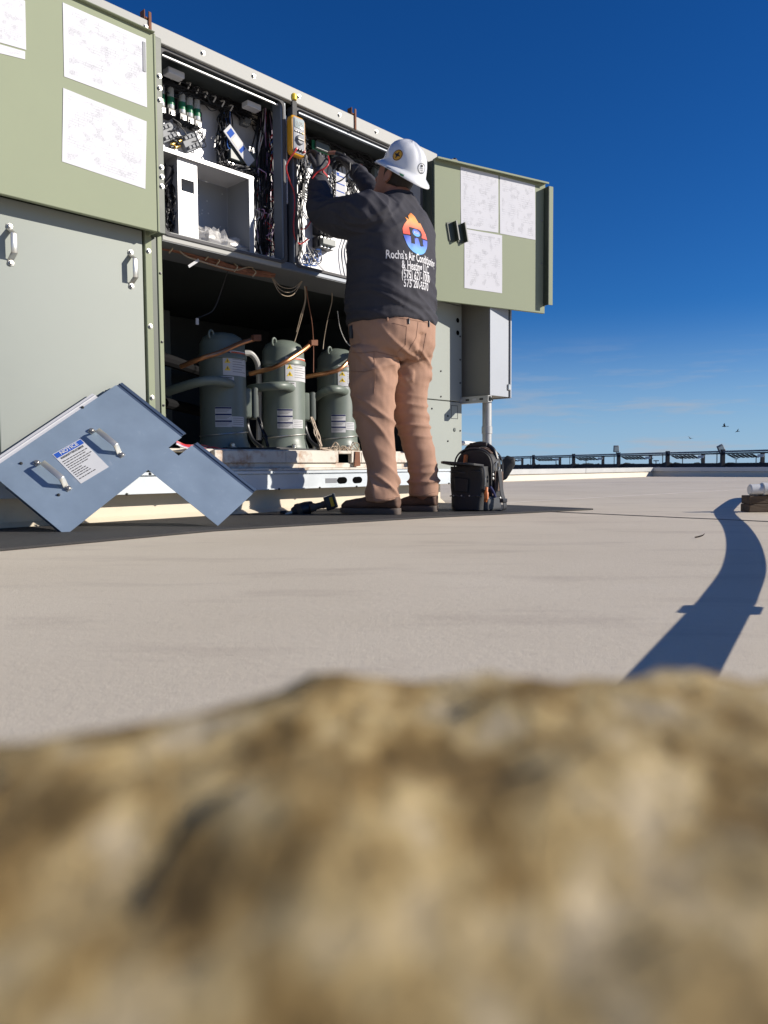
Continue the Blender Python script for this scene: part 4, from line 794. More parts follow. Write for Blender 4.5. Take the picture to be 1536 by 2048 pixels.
# ================================================================ COMPRESSORS
def cylhit(x, y, c, r):                                              # where a view ray meets a standing cylinder: angle, height
    d = ray(x, y); ox, oy = CP.x - c.x, CP.y - c.y; A = d.x ** 2 + d.y ** 2; B = ox * d.x + oy * d.y; Cc = ox * ox + oy * oy - r * r; D = B * B - A * Cc
    t_ = (-B - math.sqrt(D)) / A if D > 0 else -B / A
    P = CP + d * t_; return math.atan2(P.y - c.y, P.x - c.x), P.z
def patch(name, m, c, r, a0, a1, z0, z1, parent, k=8):
    mb = MB(); mb.rings([[Vector((c.x + rr * math.cos(a0 + (a1 - a0) * i / k), c.y + rr * math.sin(a0 + (a1 - a0) * i / k), z)) for rr, z in ((r, z0), (r, z1), (r + 0.0007, z1), (r + 0.0007, z0))] for i in range(k + 1)]); return mb.build(name, m, parent)
ZB = 0.332
def compressor(xc, ytop, label, up_l, lo_l, sm_l, tub, out, box=True):
    V_ = -0.33; q = pu(xc, 780, V_); c = UP((q[0], V_, 0)); r = 0.121; zt = pu(xc, ytop, V_)[2]
    t = thing('compressor', label, 'compressor', (c.x, c.y, ZB), UROT, 'compressors inside the unit')
    h = zt - ZB
    prof = [(0.135, 0.0), (0.138, 0.012), (0.132, 0.03), (r + 0.004, 0.05), (r + 0.001, 0.062), (r, 0.075), (r, h * 0.76), (r + 0.006, h * 0.765), (r + 0.006, h * 0.80), (r - 0.002, h * 0.815), (r - 0.004, h * 0.90), (r - 0.022, h * 0.955), (r - 0.055, h * 0.985), (r - 0.1, h)]
    MB().lathe(prof, (c.x, c.y, ZB), seg=48).build('shell', 'comp', t, angle=50)
    for a in (0.9, 2.2, 3.6, 5.2):
        p = Vector((c.x + math.cos(a) * 0.15, c.y + math.sin(a) * 0.15, ZB)); MB().lathe([(0.025, -0.0005), (0.025, 0.012), (0.014, 0.016), (0.014, 0.03), (0.008, 0.036)], p, seg=12).build('mounting_foot', 'steel', t)
    # lifting eye
    mb = MB(); e = UP((q[0] - 0.095, V_ + 0.04, zt - 0.055)); mb.tube([e + ZX * (0.03 + 0.022 * math.sin(k * math.pi / 6)) + UX * 0.014 * math.cos(k * math.pi / 6) for k in range(-2, 9)], 0.006, 8); mb.build('lifting_eye', 'comp', t)
    # upper label
    a0, za = cylhit(up_l[0], up_l[3], c, r); a1, zb = cylhit(up_l[1], up_l[2], c, r); rr = r + 0.0008
    L = patch('warning_label', 'label', c, rr, a0, a1, za, zb, t); w, hh = a1 - a0, zb - za; r2 = rr + 0.0008
    patch('red_band', 'labelred', c, r2, a0 + w * 0.28, a1 - w * 0.01, zb - hh * 0.16, zb - hh * 0.04, L)
    patch('round_seal', 'labelblue', c, r2, a0 + w * 0.04, a0 + w * 0.25, zb - hh * 0.30, zb - hh * 0.06, L)
    for k in (0.42, 0.72):
        zc = zb - hh * k; am = a0 + w * 0.15; mb = MB()
        tri = [(am - w * 0.10, zc - hh * 0.09), (am + w * 0.10, zc - hh * 0.09), (am, zc + hh * 0.11)]
        mb.prism([Vector((c.x + r2 * math.cos(a), c.y + r2 * math.sin(a), z)) for a, z in tri], Vector((math.cos(am), math.sin(am), 0)) * 0.0008); mb.build('warning_triangle', 'yellow', L)
        patch('exclamation_mark', 'blackink', c, r2 + 0.0012, am - w * 0.012, am + w * 0.012, zc - hh * 0.05, zc + hh * 0.04, L, 2)
    for k in range(7): patch('printed_line', 'ink', c, r2, a0 + w * 0.32, a0 + w * (0.90 - 0.1 * (k % 3)), zb - hh * (0.26 + k * 0.10), zb - hh * (0.235 + k * 0.10), L, 6)
    sm = patch('small_label', 'label', c, rr, a0 - w * 0.08, a0 + w * 0.36, za - hh * 0.26, za - hh * 0.05, t)
    patch('printed_line', 'blackink', c, r2, a0 - w * 0.03, a0 + w * 0.30, za - hh * 0.12, za - hh * 0.085, sm); patch('printed_line', 'ink', c, r2, a0 - w * 0.03, a0 + w * 0.26, za - hh * 0.20, za - hh * 0.175, sm)
    # lower label with three navy bands
    a0, za = cylhit(lo_l[0], lo_l[3], c, r); a1, zb = cylhit(lo_l[1], lo_l[2], c, r); w, hh = a1 - a0, zb - za
    L = patch('band_label', 'label', c, rr, a0, a1, za, zb, t)
    for k in (0.0, 0.33, 0.66):
        patch('navy_band', 'labelblue', c, r2, a0 + w * 0.01, a1 - w * 0.01, zb - hh * (k + 0.09), zb - hh * (k + 0.012), L)
        for j in range(3): patch('printed_line', 'ink', c, r2, a0 + w * 0.06, a1 - w * (0.08 + 0.1 * j), zb - hh * (k + 0.15 + 0.055 * j), zb - hh * (k + 0.13 + 0.055 * j), L, 5)
    a0, za = cylhit(sm_l[0], sm_l[3], c, r); a1, zb = cylhit(sm_l[1], sm_l[2], c, r); w, hh = a1 - a0, zb - za; L = patch('serial_label', 'label', c, rr, a0, a1, za, zb, t)
    for j in range(4): patch('printed_line', 'ink', c, r2, a0 + w * 0.08, a1 - w * 0.1, zb - hh * (0.2 + 0.2 * j), zb - hh * (0.14 + 0.2 * j), L, 4)
    # pipes
    MB().tube([UP(p) for p in spl([pu(x, y, v) for x, y, v in tub], 8)], 0.0125, 10).build('discharge_tube', 'copper', t)
    x, y, v = tub[0]; e = UP(pu(x + 3, y - 1, v)); MB().prism([e - UX * 0.03 - ZX * 0.016, e + UX * 0.02 - ZX * 0.012, e + UX * 0.02 + ZX * 0.02, e - UX * 0.03 + ZX * 0.014], NX * 0.025).build('tube_clamp', 'rust', t, bevel=0.002)
    MB().tube([UP(p) for p in spl([pu(xx, yy, v) for xx, yy, v in out], 8)], 0.0235, 12).build('suction_pipe', 'comp', t)
    # terminal box on the right flank
    bc = Vector((q[0] + 0.135, V_ + 0.03, ZB + h * 0.40)); f = lambda p: UP(bc + Vector((p[0] * 0.9 - p[1] * 0.436, p[0] * 0.436 + p[1] * 0.9, p[2])))
    mb = MB(f); mb.box(-0.045, 0.02, -0.05, 0.045, -0.075, 0.085); tb = mb.build('terminal_box', 'comp', t, bevel=0.018, seg=3)
    mb = MB(f); mb.box(0.0202, 0.052, -0.054, 0.05, -0.08, 0.09); mb.build('terminal_cover', 'compdark', tb, bevel=0.022, seg=3)
    MB(f).tube(spl([(0.0, 0, -0.075), (0.0, 0.0, -0.12), (0.02, 0.03, -0.19), (0.06, 0.08, -0.235)], 6), 0.011, 8).build('terminal_lead', 'black', tb)
    # heater band round the foot
    mb = MB(); mb.tube([(c.x + math.cos(k * math.pi / 20) * (r + 0.0045), c.y + math.sin(k * math.pi / 20) * (r + 0.0045), ZB + 0.085 + 0.012 * math.sin(k * math.pi / 20 + 1)) for k in range(41)], 0.0035, 6); mb.build('heater_band', 'steel', t)
    return t, c, q
C1 = compressor(446, 666, 'grey-green compressor in full shade, next to the left corner post', (446, 490, 706, 750), (431, 463, 814, 854), (464, 487, 834, 853),
    [(508, 678, -0.17), (478, 688, -0.15), (440, 705, -0.15), (405, 716, -0.19), (362, 733, -0.32)], [(462, 768, -0.22), (448, 764, -0.17), (425, 761, -0.16), (390, 766, -0.22), (335, 783, -0.40)])
C2 = compressor(567, 681, 'grey-green compressor standing between the two others', (571, 609, 719, 761), (555, 585, 818, 857), (586, 605, 840, 856),
    [(622, 688, -0.17), (600, 705, -0.15), (570, 724, -0.15), (545, 736, -0.20), (500, 748, -0.34)], [(582, 776, -0.22), (572, 772, -0.17), (550, 772, -0.18), (520, 775, -0.28), (500, 778, -0.4)])
C3 = compressor(674, 698, 'sunlit grey-green compressor beside the worker\'s legs', (676, 714, 735, 772), (663, 691, 829, 865), (692, 708, 845, 860),
    [(715, 702, -0.17), (702, 716, -0.15), (680, 738, -0.15), (655, 746, -0.20), (610, 754, -0.34)], [(690, 783, -0.22), (680, 779, -0.17), (662, 779, -0.18), (645, 785, -0.26), (632, 795, -0.36)])
# grey elbow between the first two
MB(UP).tube(spl([pu(488, 706, -0.36), pu(502, 708, -0.35), pu(513, 722, -0.35), pu(517, 742, -0.36), pu(518, 775, -0.38), pu(518, 880, -0.40)], 8), 0.0165, 10).build('crossover_pipe', 'conduit', unit)
for x in (516, 622): bundle('wire_bundle', pu(x, 835, -0.22), pu(x + 20, 893, -0.14), 8, 0.006, 'wireblk' if x < 600 else 'wiretan', 0.003, sag=0.0, wav=0.003)

# ================================================================ ACCESS PANEL leaning on the unit
pa, pb, pc = gnd(122, 1063, 0.0105), gnd(440, 1052, 0.0105), UP(pu(235, 768, 0.045))
pn = (pb - pa).cross(pc - pa).normalized(); pn = pn if pn.y < 0 else -pn
def pp(x, y, w=0.0):
    d = ray(x, y); return CP + d * ((pa + pn * w - CP).dot(pn) / d.dot(pn))
t = thing('access_panel', 'bluish galvanised L-shaped metal access panel leaning against the unit', 'metal panel', (pa + pb) / 2)
# in-plane axes: along the long flanged edge, and across
ea = (pp(505, 985) - pp(232, 768)).normalized(); eb = ea.cross(pn).normalized(); eb = eb if (pp(0, 895) - pp(235, 768)).dot(eb) > 0 else -eb
org = pp(232, 770)
def PA(p): return org + ea * p[0] + eb * p[1] + pn * p[2]
def pab(x, y): q = pp(x, y) - org; return (q.dot(ea), q.dot(eb))
la = pab(505, 988)[0]; ic = pab(303, 948); wl = pab(440, 1052)[1]; wb = pab(122, 1063)
W2 = wb[1]; A2 = (ic[0] + wb[0]) / 2; W1 = (ic[1] + wl) / 2
n0 = pab(364, 874)[0]; n1 = pab(384, 890)[0]; nd = max(0.05, pab(357, 911)[1])
W2 = max(W2, 0.60)
poly = [(0, 0), (n0, 0), (n0, nd), (n1, nd), (n1, 0), (la, 0), (la, W1), (A2, W1), (A2, W2), (0, W2)]
mb = MB(PA)
cells = [(0, n0, 0, W2), (n0, n1, nd, W1), (n1, la, 0, W1)]
mb.prism([(a, c, 0.0) for a, c in poly], (0, 0, -0.0016)); sheet = mb.build('sheet', 'galv', t)
def flange(name, p0, p1, out, m, w=0.030, parent=t):
    p0, p1 = Vector((*p0, 0)), Vector((*p1, 0)); o_ = Vector((*out, 0)); z = Vector((0, 0, 1)); mb = MB(PA)
    sec = [(0.0003, 0.0), (w * 0.40, -0.0005), (w * 0.44, 0.0035), (w * 0.50, 0.0035), (w * 0.56, -0.002), (w, -0.003), (w + 0.003, -0.012), (w, -0.012), (w - 0.002, -0.005), (w * 0.5, -0.004), (0.0003, -0.002)]
    mb.prism([p0 + o_ * a + z * c for a, c in sec], p1 - p0); return mb.build(name, m, parent)
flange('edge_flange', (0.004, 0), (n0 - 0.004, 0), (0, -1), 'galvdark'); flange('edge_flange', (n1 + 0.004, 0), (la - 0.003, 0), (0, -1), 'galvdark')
flange('edge_flange', (0, 0.10), (0, W2), (-1, 0), 'white', 0.030)  # white stands in for sunlight on the bare galvanised edge
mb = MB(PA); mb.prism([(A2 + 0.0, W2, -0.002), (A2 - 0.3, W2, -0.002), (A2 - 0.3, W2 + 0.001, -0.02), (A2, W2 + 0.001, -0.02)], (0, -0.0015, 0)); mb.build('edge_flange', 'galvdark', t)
def phandle(x0, y0, x1, y1):
    p, q = pab(x0, y0), pab(x1, y1); a0, a1 = p[0], q[0]; c = (p[1] + q[1]) / 2; w = 0.012; st = 0.042; L = a1 - a0; mb = MB(PA)
    pr = [(a0 - 0.018, 0.0002), (a0 - 0.018, 0.003), (a0 + 0.002, 0.004), (a0 + 0.022, st), (a1 - 0.022, st), (a1 - 0.002, 0.004), (a1 + 0.018, 0.003), (a1 + 0.018, 0.0002), (a1 - 0.004, 0.0002), (a1 - 0.025, st - 0.004), (a0 + 0.025, st - 0.004), (a0 + 0.004, 0.0002)]
    n = len(pr); A = [(z, c - w, v) for z, v in pr]; Cc = [(z, c + w, v) for z, v in pr]; quads = [(0, 1, 2, 11), (11, 2, 3, 10), (10, 3, 4, 9), (9, 4, 5, 8), (8, 5, 6, 7)]
    mb.add(A + Cc, quads + [tuple(n + i for i in q_[::-1]) for q_ in quads] + [(i, (i + 1) % n, n + (i + 1) % n, n + i) for i in range(n)])
    h = mb.build('handle', 'steel', t, bevel=0.0015)
    for a in (a0 - 0.009, a1 + 0.009): put(BOLT, 'bolt', h, PA((a, c, 0.003)), pn)
phandle(77, 929, 133, 975); phandle(186, 865, 240, 908)
# the printed notice
nl = [pab(101, 912), pab(158, 880), pab(221, 930), pab(165, 966)]
cx, cy = sum(p[0] for p in nl) / 4, sum(p[1] for p in nl) / 4
xd = Vector((nl[1][0] - nl[0][0], nl[1][1] - nl[0][1])) ; yd = Vector((nl[0][0] - nl[3][0], nl[0][1] - nl[3][1])); wN, hN = xd.length, yd.length; xd.normalize(); yd = Vector((-xd.y, xd.x)) if Vector((-xd.y, xd.x)).dot(yd) > 0 else Vector((xd.y, -xd.x))
def PN(p): return PA((cx + xd.x * p[0] + yd.x * p[1], cy + xd.y * p[0] + yd.y * p[1], p[2]))
mb = MB(PN); mb.box(-wN / 2, wN / 2, -hN / 2, hN / 2, 0.0004, 0.0012); nlb = mb.build('notice_label', 'label', t)
mb = MB(PN); mb.box(-wN / 2 + 0.003, wN / 2 - 0.003, hN * 0.5 - hN * 0.15, hN / 2 - 0.003, 0.0014, 0.0020); mb.build('blue_header', 'noticeblue', nlb)
def ptext(body, x, y, size, m, z=0.0026, al='CENTER', bold=0.0, sx=1.0):
    V, Fc = text2d(body, size, bold, sx, al); mb = MB(PN); mb.add([(x + a, y + c, z) for a, c in V], Fc); return mb.build('lettering', m, nlb, smooth=False)
ptext('NOTICE', 0, hN * 0.42, hN * 0.13, 'label', bold=0.0006)
ptext('WARRANTY REPLACEMENT', 0, hN * 0.29, hN * 0.075, 'blackink', al='CENTER', bold=0.0003, sx=min(1.0, wN * 0.9 / (hN * 0.075 * 14)))
for i, (s_, ln) in enumerate(((0.20, 0.92), (0.14, 0.80), (0.07, 0.95), (0.01, 0.9), (-0.05, 0.72), (-0.12, 0.4), (-0.18, 0.5), (-0.24, 0.44), (-0.30, 0.5), (-0.38, 0.62))):
    x = -wN * 0.44
    rr_ = random.Random(i)
    mb = MB(PN)
    while x < -wN * 0.44 + wN * 0.88 * ln:
        w_ = rr_.uniform(0.006, 0.016); mb.box(x, min(x + w_, wN * 0.45), hN * s_ - 0.0016, hN * s_ + 0.0016, 0.0014, 0.0020); x += w_ + 0.003
    mb.build('printed_line', 'blackink', nlb)
for x, y in ((42, 927), (117, 990), (165, 815), (300, 948)): 
    p = pab(x, y); put(DSCREW, 'screw', sheet, PA((p[0], p[1], 0.0)), pn)
# leads running through its notch
for i, m in enumerate(('wirered', 'wirered', 'wirevio', 'wirewht')): wire([pu(352, 882 + i * 2, 0.01), pu(368, 889 + i * 2, 0.0), pu(390, 896 + i * 1.5, -0.06)], m, 0.0034)

# ================================================================ MULTIMETER hung on the divider
q = pu(589, 276, 0.03); mw, mh = 0.046, 0.098
f = lambda p: UP((q[0] + p[0] + 0.0 * p[2], 0.022 + p[1], q[2] + p[2]))
mm = thing('multimeter', 'yellow and grey digital multimeter hung from a strap between the two bays', 'multimeter', UP((q[0], 0.02, q[2] - mh)), UROT)
def rr2(w, h, r=0.018, n=5): 
    out = []
    for sx, sz, a0 in ((1, 1, 0), (-1, 1, 90), (-1, -1, 180), (1, -1, 270)):
        for k in range(n): a = R(a0 + 90 * k / (n - 1)); out.append((sx * (w - r) + math.cos(a) * r, sz * (h - r) + math.sin(a) * r))
    return out
def slab(prof, y0, y1, name, m, parent, ins=0.92, cx_=0, cz_=0):
    mb = MB(f); mb.rings([[(cx_ + a * ins, y0, cz_ + c * ins) for a, c in prof], [(cx_ + a, y0 + (y1 - y0) * 0.25, cz_ + c) for a, c in prof], [(cx_ + a, y0 + (y1 - y0) * 0.8, cz_ + c) for a, c in prof], [(cx_ + a * ins, y1, cz_ + c * ins) for a, c in prof]]); return mb.build(name, m, parent, angle=50)
ms = slab(rr2(mw, mh, 0.02), 0.0, 0.04, 'case', 'meter', mm)
slab(rr2(mw * 0.82, mh * 0.90, 0.012), 0.036, 0.044, 'face', 'meterface', mm, 0.97)
slab(rr2(mw * 0.68, mh * 0.235, 0.006), 0.043, 0.047, 'screen', 'screen', mm, 0.98, 0, 0.058)
V, Fc = text2d('0.05', 0.03); mb = MB(f); mb.add([(a * 0.9, 0.0478, 0.057 + c) for a, c in V], Fc); mb.build('digits', 'blackink', mm, smooth=False)
mb = MB(f); mb.lathe([(0.024, 0.0), (0.024, 0.007), (0.019, 0.012)], (0, 0.044, -0.022), (0, 1, 0), 24); dial = mb.build('dial', 'greyplas', mm)
mb = MB(f); mb.box(-0.020, 0.020, 0.0562, 0.061, -0.026, -0.018); mb.build('dial_pointer', 'black', dial, bevel=0.001)
for i in range(4): mb = MB(f); mb.box(-0.030 + i * 0.016, -0.019 + i * 0.016, 0.044, 0.049, 0.014, 0.021); mb.build('button', 'yellow' if i == 3 else 'black', mm, bevel=0.001)
for i in range(4): mb = MB(f); mb.lathe([(0.006, 0), (0.006, 0.012), (0.004, 0.014)], (-0.026 + i * 0.0175, 0.044, -0.073), (0, 1, 0), 10); mb.build('jack_plug', 'wirered' if i in (0, 3) else 'black', mm)
mb = MB(f); mb.box(-0.018, 0.016, 0.004, 0.014, mh - 0.005, mh + 0.085); mb.build('strap', 'bag', mm, bevel=0.003)
mb = MB(f); mb.lathe([(0.014, -0.012), (0.016, 0.0), (0.015, 0.012), (0.008, 0.02)], (-0.004, 0.012, mh + 0.098), (0, 0, 1), 16); mb.build('magnet_hanger', 'yellow', mm)
wire([f_ for f_ in [(q[0] - 0.03, 0.07, q[2] - 0.074), (q[0] - 0.045, 0.09, q[2] - 0.09), pu(573, 330, 0.05), pu(577, 355, 0.04), pu(588, 385, 0.03), pu(589, 420, 0.025), pu(587, 450, 0.02), pu(590, 476, 0.015), pu(600, 488, 0.0), pu(616, 478, 0.02)]], 'wirered', 0.004, parent=mm, name='test_lead')

# ================================================================ TOOL BAG
cn = gnd(972, 1023, 0.0092); e1 = Vector((0.85, -0.53, 0)).normalized(); e2 = Vector((0.53, 0.85, 0)).normalized()
def BG(p): return cn + e1 * p[0] + e2 * p[1] + ZX * p[2]             # x: -0.22..0 across the front, y: into the bag, z up
bag = thing('tool_bag', 'black and brown nylon tool bag with open front pocket on the walk pad', 'tool bag', BG((-0.1, 0.1, 0)), math.atan2(e1.y, e1.x))
def rbx(name, m, x0, x1, y0, y1, z0, z1, bev, parent=bag, seg=3, puff=0.0):
    mb = MB(BG); mb.box(x0, x1, y0, y1, z0, z1); return mb.build(name, m, parent, bevel=bev, seg=seg, angle=60)
rbx('base', 'bagbase', -0.215, 0.0, 0.03, 0.20, 0.0, 0.075, 0.014)
mb = MB(BG); rg = []
for i in range(9):                                                   # main compartment: an arch in front view
    y = 0.075 + 0.125 * i / 8; k = 1 - 0.10 * (abs(i - 4) / 4) ** 3; ring = []
    for a in range(25):
        th = math.pi * a / 24; ring.append((-0.105 + math.cos(th) * 0.112 * k * (1 if math.sin(th) < 0.5 else 1), y, 0.19 + (abs(math.sin(th)) ** 0.55) * 0.135 * k))
    ring += [(-0.105 - 0.112 * k, y, 0.07), (-0.105 + 0.112 * k, y, 0.07)]
    rg.append(ring)
mb.rings(rg); body = mb.build('main_compartment', 'bag', bag, angle=50)
for y in (0.074, 0.2): 
    mb = MB(BG); mb.tube([(-0.105 + math.cos(math.pi * a / 24) * 0.110, y, 0.19 + (math.sin(math.pi * a / 24) ** 0.55) * 0.133) for a in range(25)], 0.0045, 6); mb.build('zip_piping', 'bagbase', body)
mb = MB(BG); rg = []
for a in range(9): th = R(38 + a * 13); rg.append([(-0.105 + math.cos(th) * 0.114 , y, 0.19 + (math.sin(th) ** 0.55) * 0.1375 + dz) for y, dz in ((0.09, 0), (0.185, 0), (0.185, 0.003), (0.09, 0.003))])
mb.rings(rg); mb.build('brown_gusset', 'bagb', bag)
mb = MB(BG); rg = []
for x, w in ((0.003, 0.0), ): pass
mb.box(0.0095, 0.0125, 0.085, 0.19, 0.10, 0.20); mb.build('brown_side_panel', 'bagb', bag, bevel=0.001)
mb = MB(BG); rg = []
for i in range(13):
    z = 0.006 + 0.222 * i / 12; s_ = i / 12; wv = 1 - 0.10 * (1 - s_) ** 3 - 0.03 * math.sin(s_ * 7); dv = 1 + 0.10 * math.sin(s_ * 6.3 + 1); ring = []
    for k in range(32):
        a = 2 * math.pi * k / 32; cs, sn = math.cos(a), math.sin(a); nn_ = 1 + 0.05 * noise.noise((cs * 2, sn * 2, s_ * 5))
        ring.append((-0.113 + 0.100 * wv * nn_ * math.copysign(abs(cs) ** 0.45, cs), 0.042 + 0.044 * dv * nn_ * math.copysign(abs(sn) ** 0.6, sn), z))
    rg.append(ring)
mb.rings(rg); fp = mb.build('front_pocket', 'bag', bag, angle=55)
for z, nm_ in ((0.075, 'seam_piping'), (0.20, 'zip_piping')):
    mb = MB(BG); mb.tube([(-0.205 + 0.185 * k / 12, -0.004 + 0.006 * math.cos(k * 0.9), z + 0.004 * math.sin(k * 0.8)) for k in range(13)], 0.003, 6); mb.build(nm_, 'bagbase', fp)
for k in range(4): mb = MB(BG); mb.lathe([(0.004, 0), (0.004, 0.003), (0.002, 0.004)], (-0.18 + k * 0.045, -0.004, 0.078), (0, -1, 0), 8); mb.build('rivet', 'steel', fp)
mb = MB(BG); mb.prism([(-0.17, -0.006, 0.10), (-0.10, -0.006, 0.095), (-0.095, -0.006, 0.165), (-0.175, -0.006, 0.172)], (0, -0.006, 0)); mb.build('patch_pocket', 'bag', fp, bevel=0.003)
rbx('pocket_lining', 'black', -0.195, -0.03, 0.015, 0.07, 0.18, 0.2262, 0.004)
mb = MB(BG); mb.prism([(-0.205, 0.02, 0.232), (-0.02, 0.02, 0.226), (-0.03, -0.075, 0.232), (-0.06, -0.10, 0.235), (-0.185, -0.115, 0.245), (-0.215, -0.08, 0.244)], (0, 0, 0.012)); mb.build('open_flap', 'bag', bag, bevel=0.004, seg=2)
mb = MB(BG); mb.tube(spl([(-0.03, 0.0, 0.228), (-0.012, -0.002, 0.215), (-0.006, -0.004, 0.16), (-0.008, -0.004, 0.11)], 6), 0.0045, 6); mb.build('zip_piping', 'bagbase', bag)
mb = MB(BG); mb.prism([(0.0, 0.20, 0.26), (0.02, 0.215, 0.285), (0.06, 0.225, 0.27), (0.06, 0.23, 0.235), (0.02, 0.21, 0.16), (0.0, 0.2, 0.15)], e1.cross(ZX) * 0.0 + Vector((0, 0.012, 0))); mb.build('rear_flap', 'bag', bag, bevel=0.004)
mb = MB(BG); mb.tube(spl([(-0.19, 0.135, 0.27), (-0.17, 0.135, 0.325), (-0.12, 0.135, 0.345), (-0.07, 0.135, 0.345), (-0.02, 0.135, 0.315), (0.0, 0.135, 0.265)], 6), 0.011, 8); mb.build('carry_handle', 'black', bag)
rbx('handle_grip', 'bag', -0.15, -0.05, 0.115, 0.155, 0.33, 0.352, 0.008)
sp_ = spl([(0.014, 0.14, 0.205), (0.022, 0.12, 0.20), (0.03, 0.115, 0.15), (0.042, 0.105, 0.09), (0.062, 0.095, 0.035), (0.058, 0.09, 0.006), (0.02, 0.085, 0.004)], 6); mb = MB(BG); rg = []
for i, p in enumerate(sp_):
    d = (sp_[min(i + 1, len(sp_) - 1)] - sp_[max(i - 1, 0)]).normalized(); s_ = Vector((0, 1, 0)); nn = d.cross(s_).normalized(); rg.append([p - s_ * 0.021 - nn * 0.0015, p + s_ * 0.021 - nn * 0.0015, p + s_ * 0.021 + nn * 0.0015, p - s_ * 0.021 + nn * 0.0015])
mb.rings(rg); mb.build('shoulder_strap', 'bag', bag)
rbx('strap_slider', 'black', 0.044, 0.066, 0.068, 0.118, 0.042, 0.062, 0.003)
mb = MB(BG); mb.tube([(0.012, 0.115 + 0.022 * math.cos(k * math.pi / 8), 0.225 + 0.026 * math.sin(k * math.pi / 8)) for k in range(17)], 0.0028, 6); mb.build('ring', 'steel', bag)
for z in (0.085, 0.165, 0.185): mb = MB(BG); mb.lathe([(0.008, 0), (0.008, 0.004), (0.004, 0.007)], (0.0126, 0.055, z), (1, 0, 0), 10); mb.build('rivet', 'steel', bag)
for y in (0.09, 0.175): mb = MB(BG); mb.lathe([(0.006, 0), (0.006, 0.003), (0.003, 0.005)], (0.0005, y, 0.062), (1, 0, 0), 10); mb.build('rivet', 'steel', bag)
mb = MB(BG); mb.tube(spl([(-0.006, 0.02, 0.12), (-0.002, 0.008, 0.10), (0.0, 0.004, 0.07), (-0.006, 0.008, 0.05)], 5), [0.008] * 6 + [0.012] * 6 + [0.008] * 4, 8); mb.build('orange_tool_grip', 'orange', bag)
mb = MB(BG); mb.tube(spl([(0.008, 0.03, 0.125), (0.016, 0.05, 0.10), (0.022, 0.065, 0.07)], 5), 0.008, 8); mb.build('dark_tool_grip', 'labelblue', bag)
mb = MB(BG); mb.lathe([(0.012, 0), (0.012, 0.05), (0.008, 0.055)], (-0.15, 0.07, 0.235), (0.1, 0, 1), 10); mb.build('orange_bottle', 'orange', bag)
mb = MB(BG); mb.tube([(-0.004, -0.002, 0.17), (-0.006, -0.004, 0.13)], 0.004, 6); mb.build('zip_pull', 'steel', bag)

# ================================================================ CORDLESS IMPACT DRIVER
YD = 3.80
def dr(x, y, dy=0.0): return at(x, y, YD + dy)
drv = thing('impact_driver', 'black and yellow cordless impact driver lying on the walk pad', 'power tool', dr(630, 1033))
ax0, ax1 = dr(587, 1024), dr(626, 1012, 0.03); ad = (ax1 - ax0)
MB().lathe([(0.006, 0), (0.020, 0.003), (0.026, 0.016), (0.030, 0.03), (0.0335, 0.04), (0.033, 0.075), (0.030, 0.10), (0.026, 0.112), (0.012, 0.118)], ax0 - ad.normalized() * 0.01, ad, 24).build('motor_housing', 'black', drv, angle=45)
MB().lathe([(0.0338, 0.024), (0.0352, 0.03), (0.0352, 0.042), (0.0338, 0.048)], ax0 - ad.normalized() * 0.01, ad, 24).build('nose_ring', 'wood', drv)
MB().lathe([(0.007, -0.03), (0.008, -0.01), (0.012, 0.0), (0.012, 0.01)], ax0 - ad.normalized() * 0.012, ad, 12).build('bit_chuck', 'steel', drv)
MB().tube(spl([dr(620, 1017), dr(632, 1013, 0.01), dr(645, 1010, 0.02), dr(656, 1007, 0.02)], 5), [0.021] * 5 + [0.0165] * 5 + [0.019] * 6, 12).build('grip', 'sole', drv)
mb = MB(); c = dr(657, 1006, 0.02); xx = (dr(680, 1000) - dr(640, 1012)).normalized(); zz = Vector((-xx.z, 0, xx.x)); yy = xx.cross(zz)
mpb = lambda p: c + xx * p[0] + yy * p[1] + zz * p[2]
mb = MB(mpb); mb.box(-0.016, 0.030, -0.035, 0.035, -0.036, 0.036); bt = mb.build('battery', 'black', drv, bevel=0.007, seg=2)
mb = MB(mpb); mb.box(0.012, 0.0285, 0.0352, 0.038, -0.022, 0.026); mb.build('yellow_panel', 'drilly', bt, bevel=0.003)
mb = MB(mpb); mb.box(0.012, 0.0285, -0.038, -0.0352, -0.022, 0.026); mb.build('yellow_panel', 'drilly', bt, bevel=0.003)
mb = MB(mpb); mb.box(0.0302, 0.040, -0.03, 0.03, -0.034, 0.04); mb.build('battery_foot', 'compdark', bt, bevel=0.004)
p = dr(560, 1029); o = MB(); o.lathe([(0.006, 0), (0.008, 0.004), (0.008, 0.03), (0.005, 0.034)], Vector((p.x, p.y, 0.018)), (1, 0.2, 0), 10); o = o.build('socket_bit', 'black'); tag(rebase(o), 'small dark socket bit lying beside the impact driver', 'tool bit')

# ================================================================ DISCONNECT BOX AND CONDUIT
db = thing('disconnect_box', 'weathered grey electrical enclosure on a slotted strut past the unit end', 'electrical box', UP((2.35, 0.05, 0.0)), UROT)
bv, bu0, bu1, bz0, bz1 = 0.205, 2.236, 2.445, 0.690, 1.78
def db_(name, m, q, parent=db, bevel=0.004): mb = MB(UP); mb.box(*q); return mb.build(name, m, parent, bevel=bevel)
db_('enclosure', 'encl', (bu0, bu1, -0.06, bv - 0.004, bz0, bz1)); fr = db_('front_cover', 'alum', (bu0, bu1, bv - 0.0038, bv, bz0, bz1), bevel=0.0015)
db_('cover_gasket', 'black', (bu1 + 0.0005, bu1 + 0.008, -0.06, bv + 0.004, bz0 - 0.004, bz1)); db_('side_lid', 'alum', (bu1 + 0.0085, bu1 + 0.026, -0.06, bv + 0.008, bz0 - 0.006, bz1))
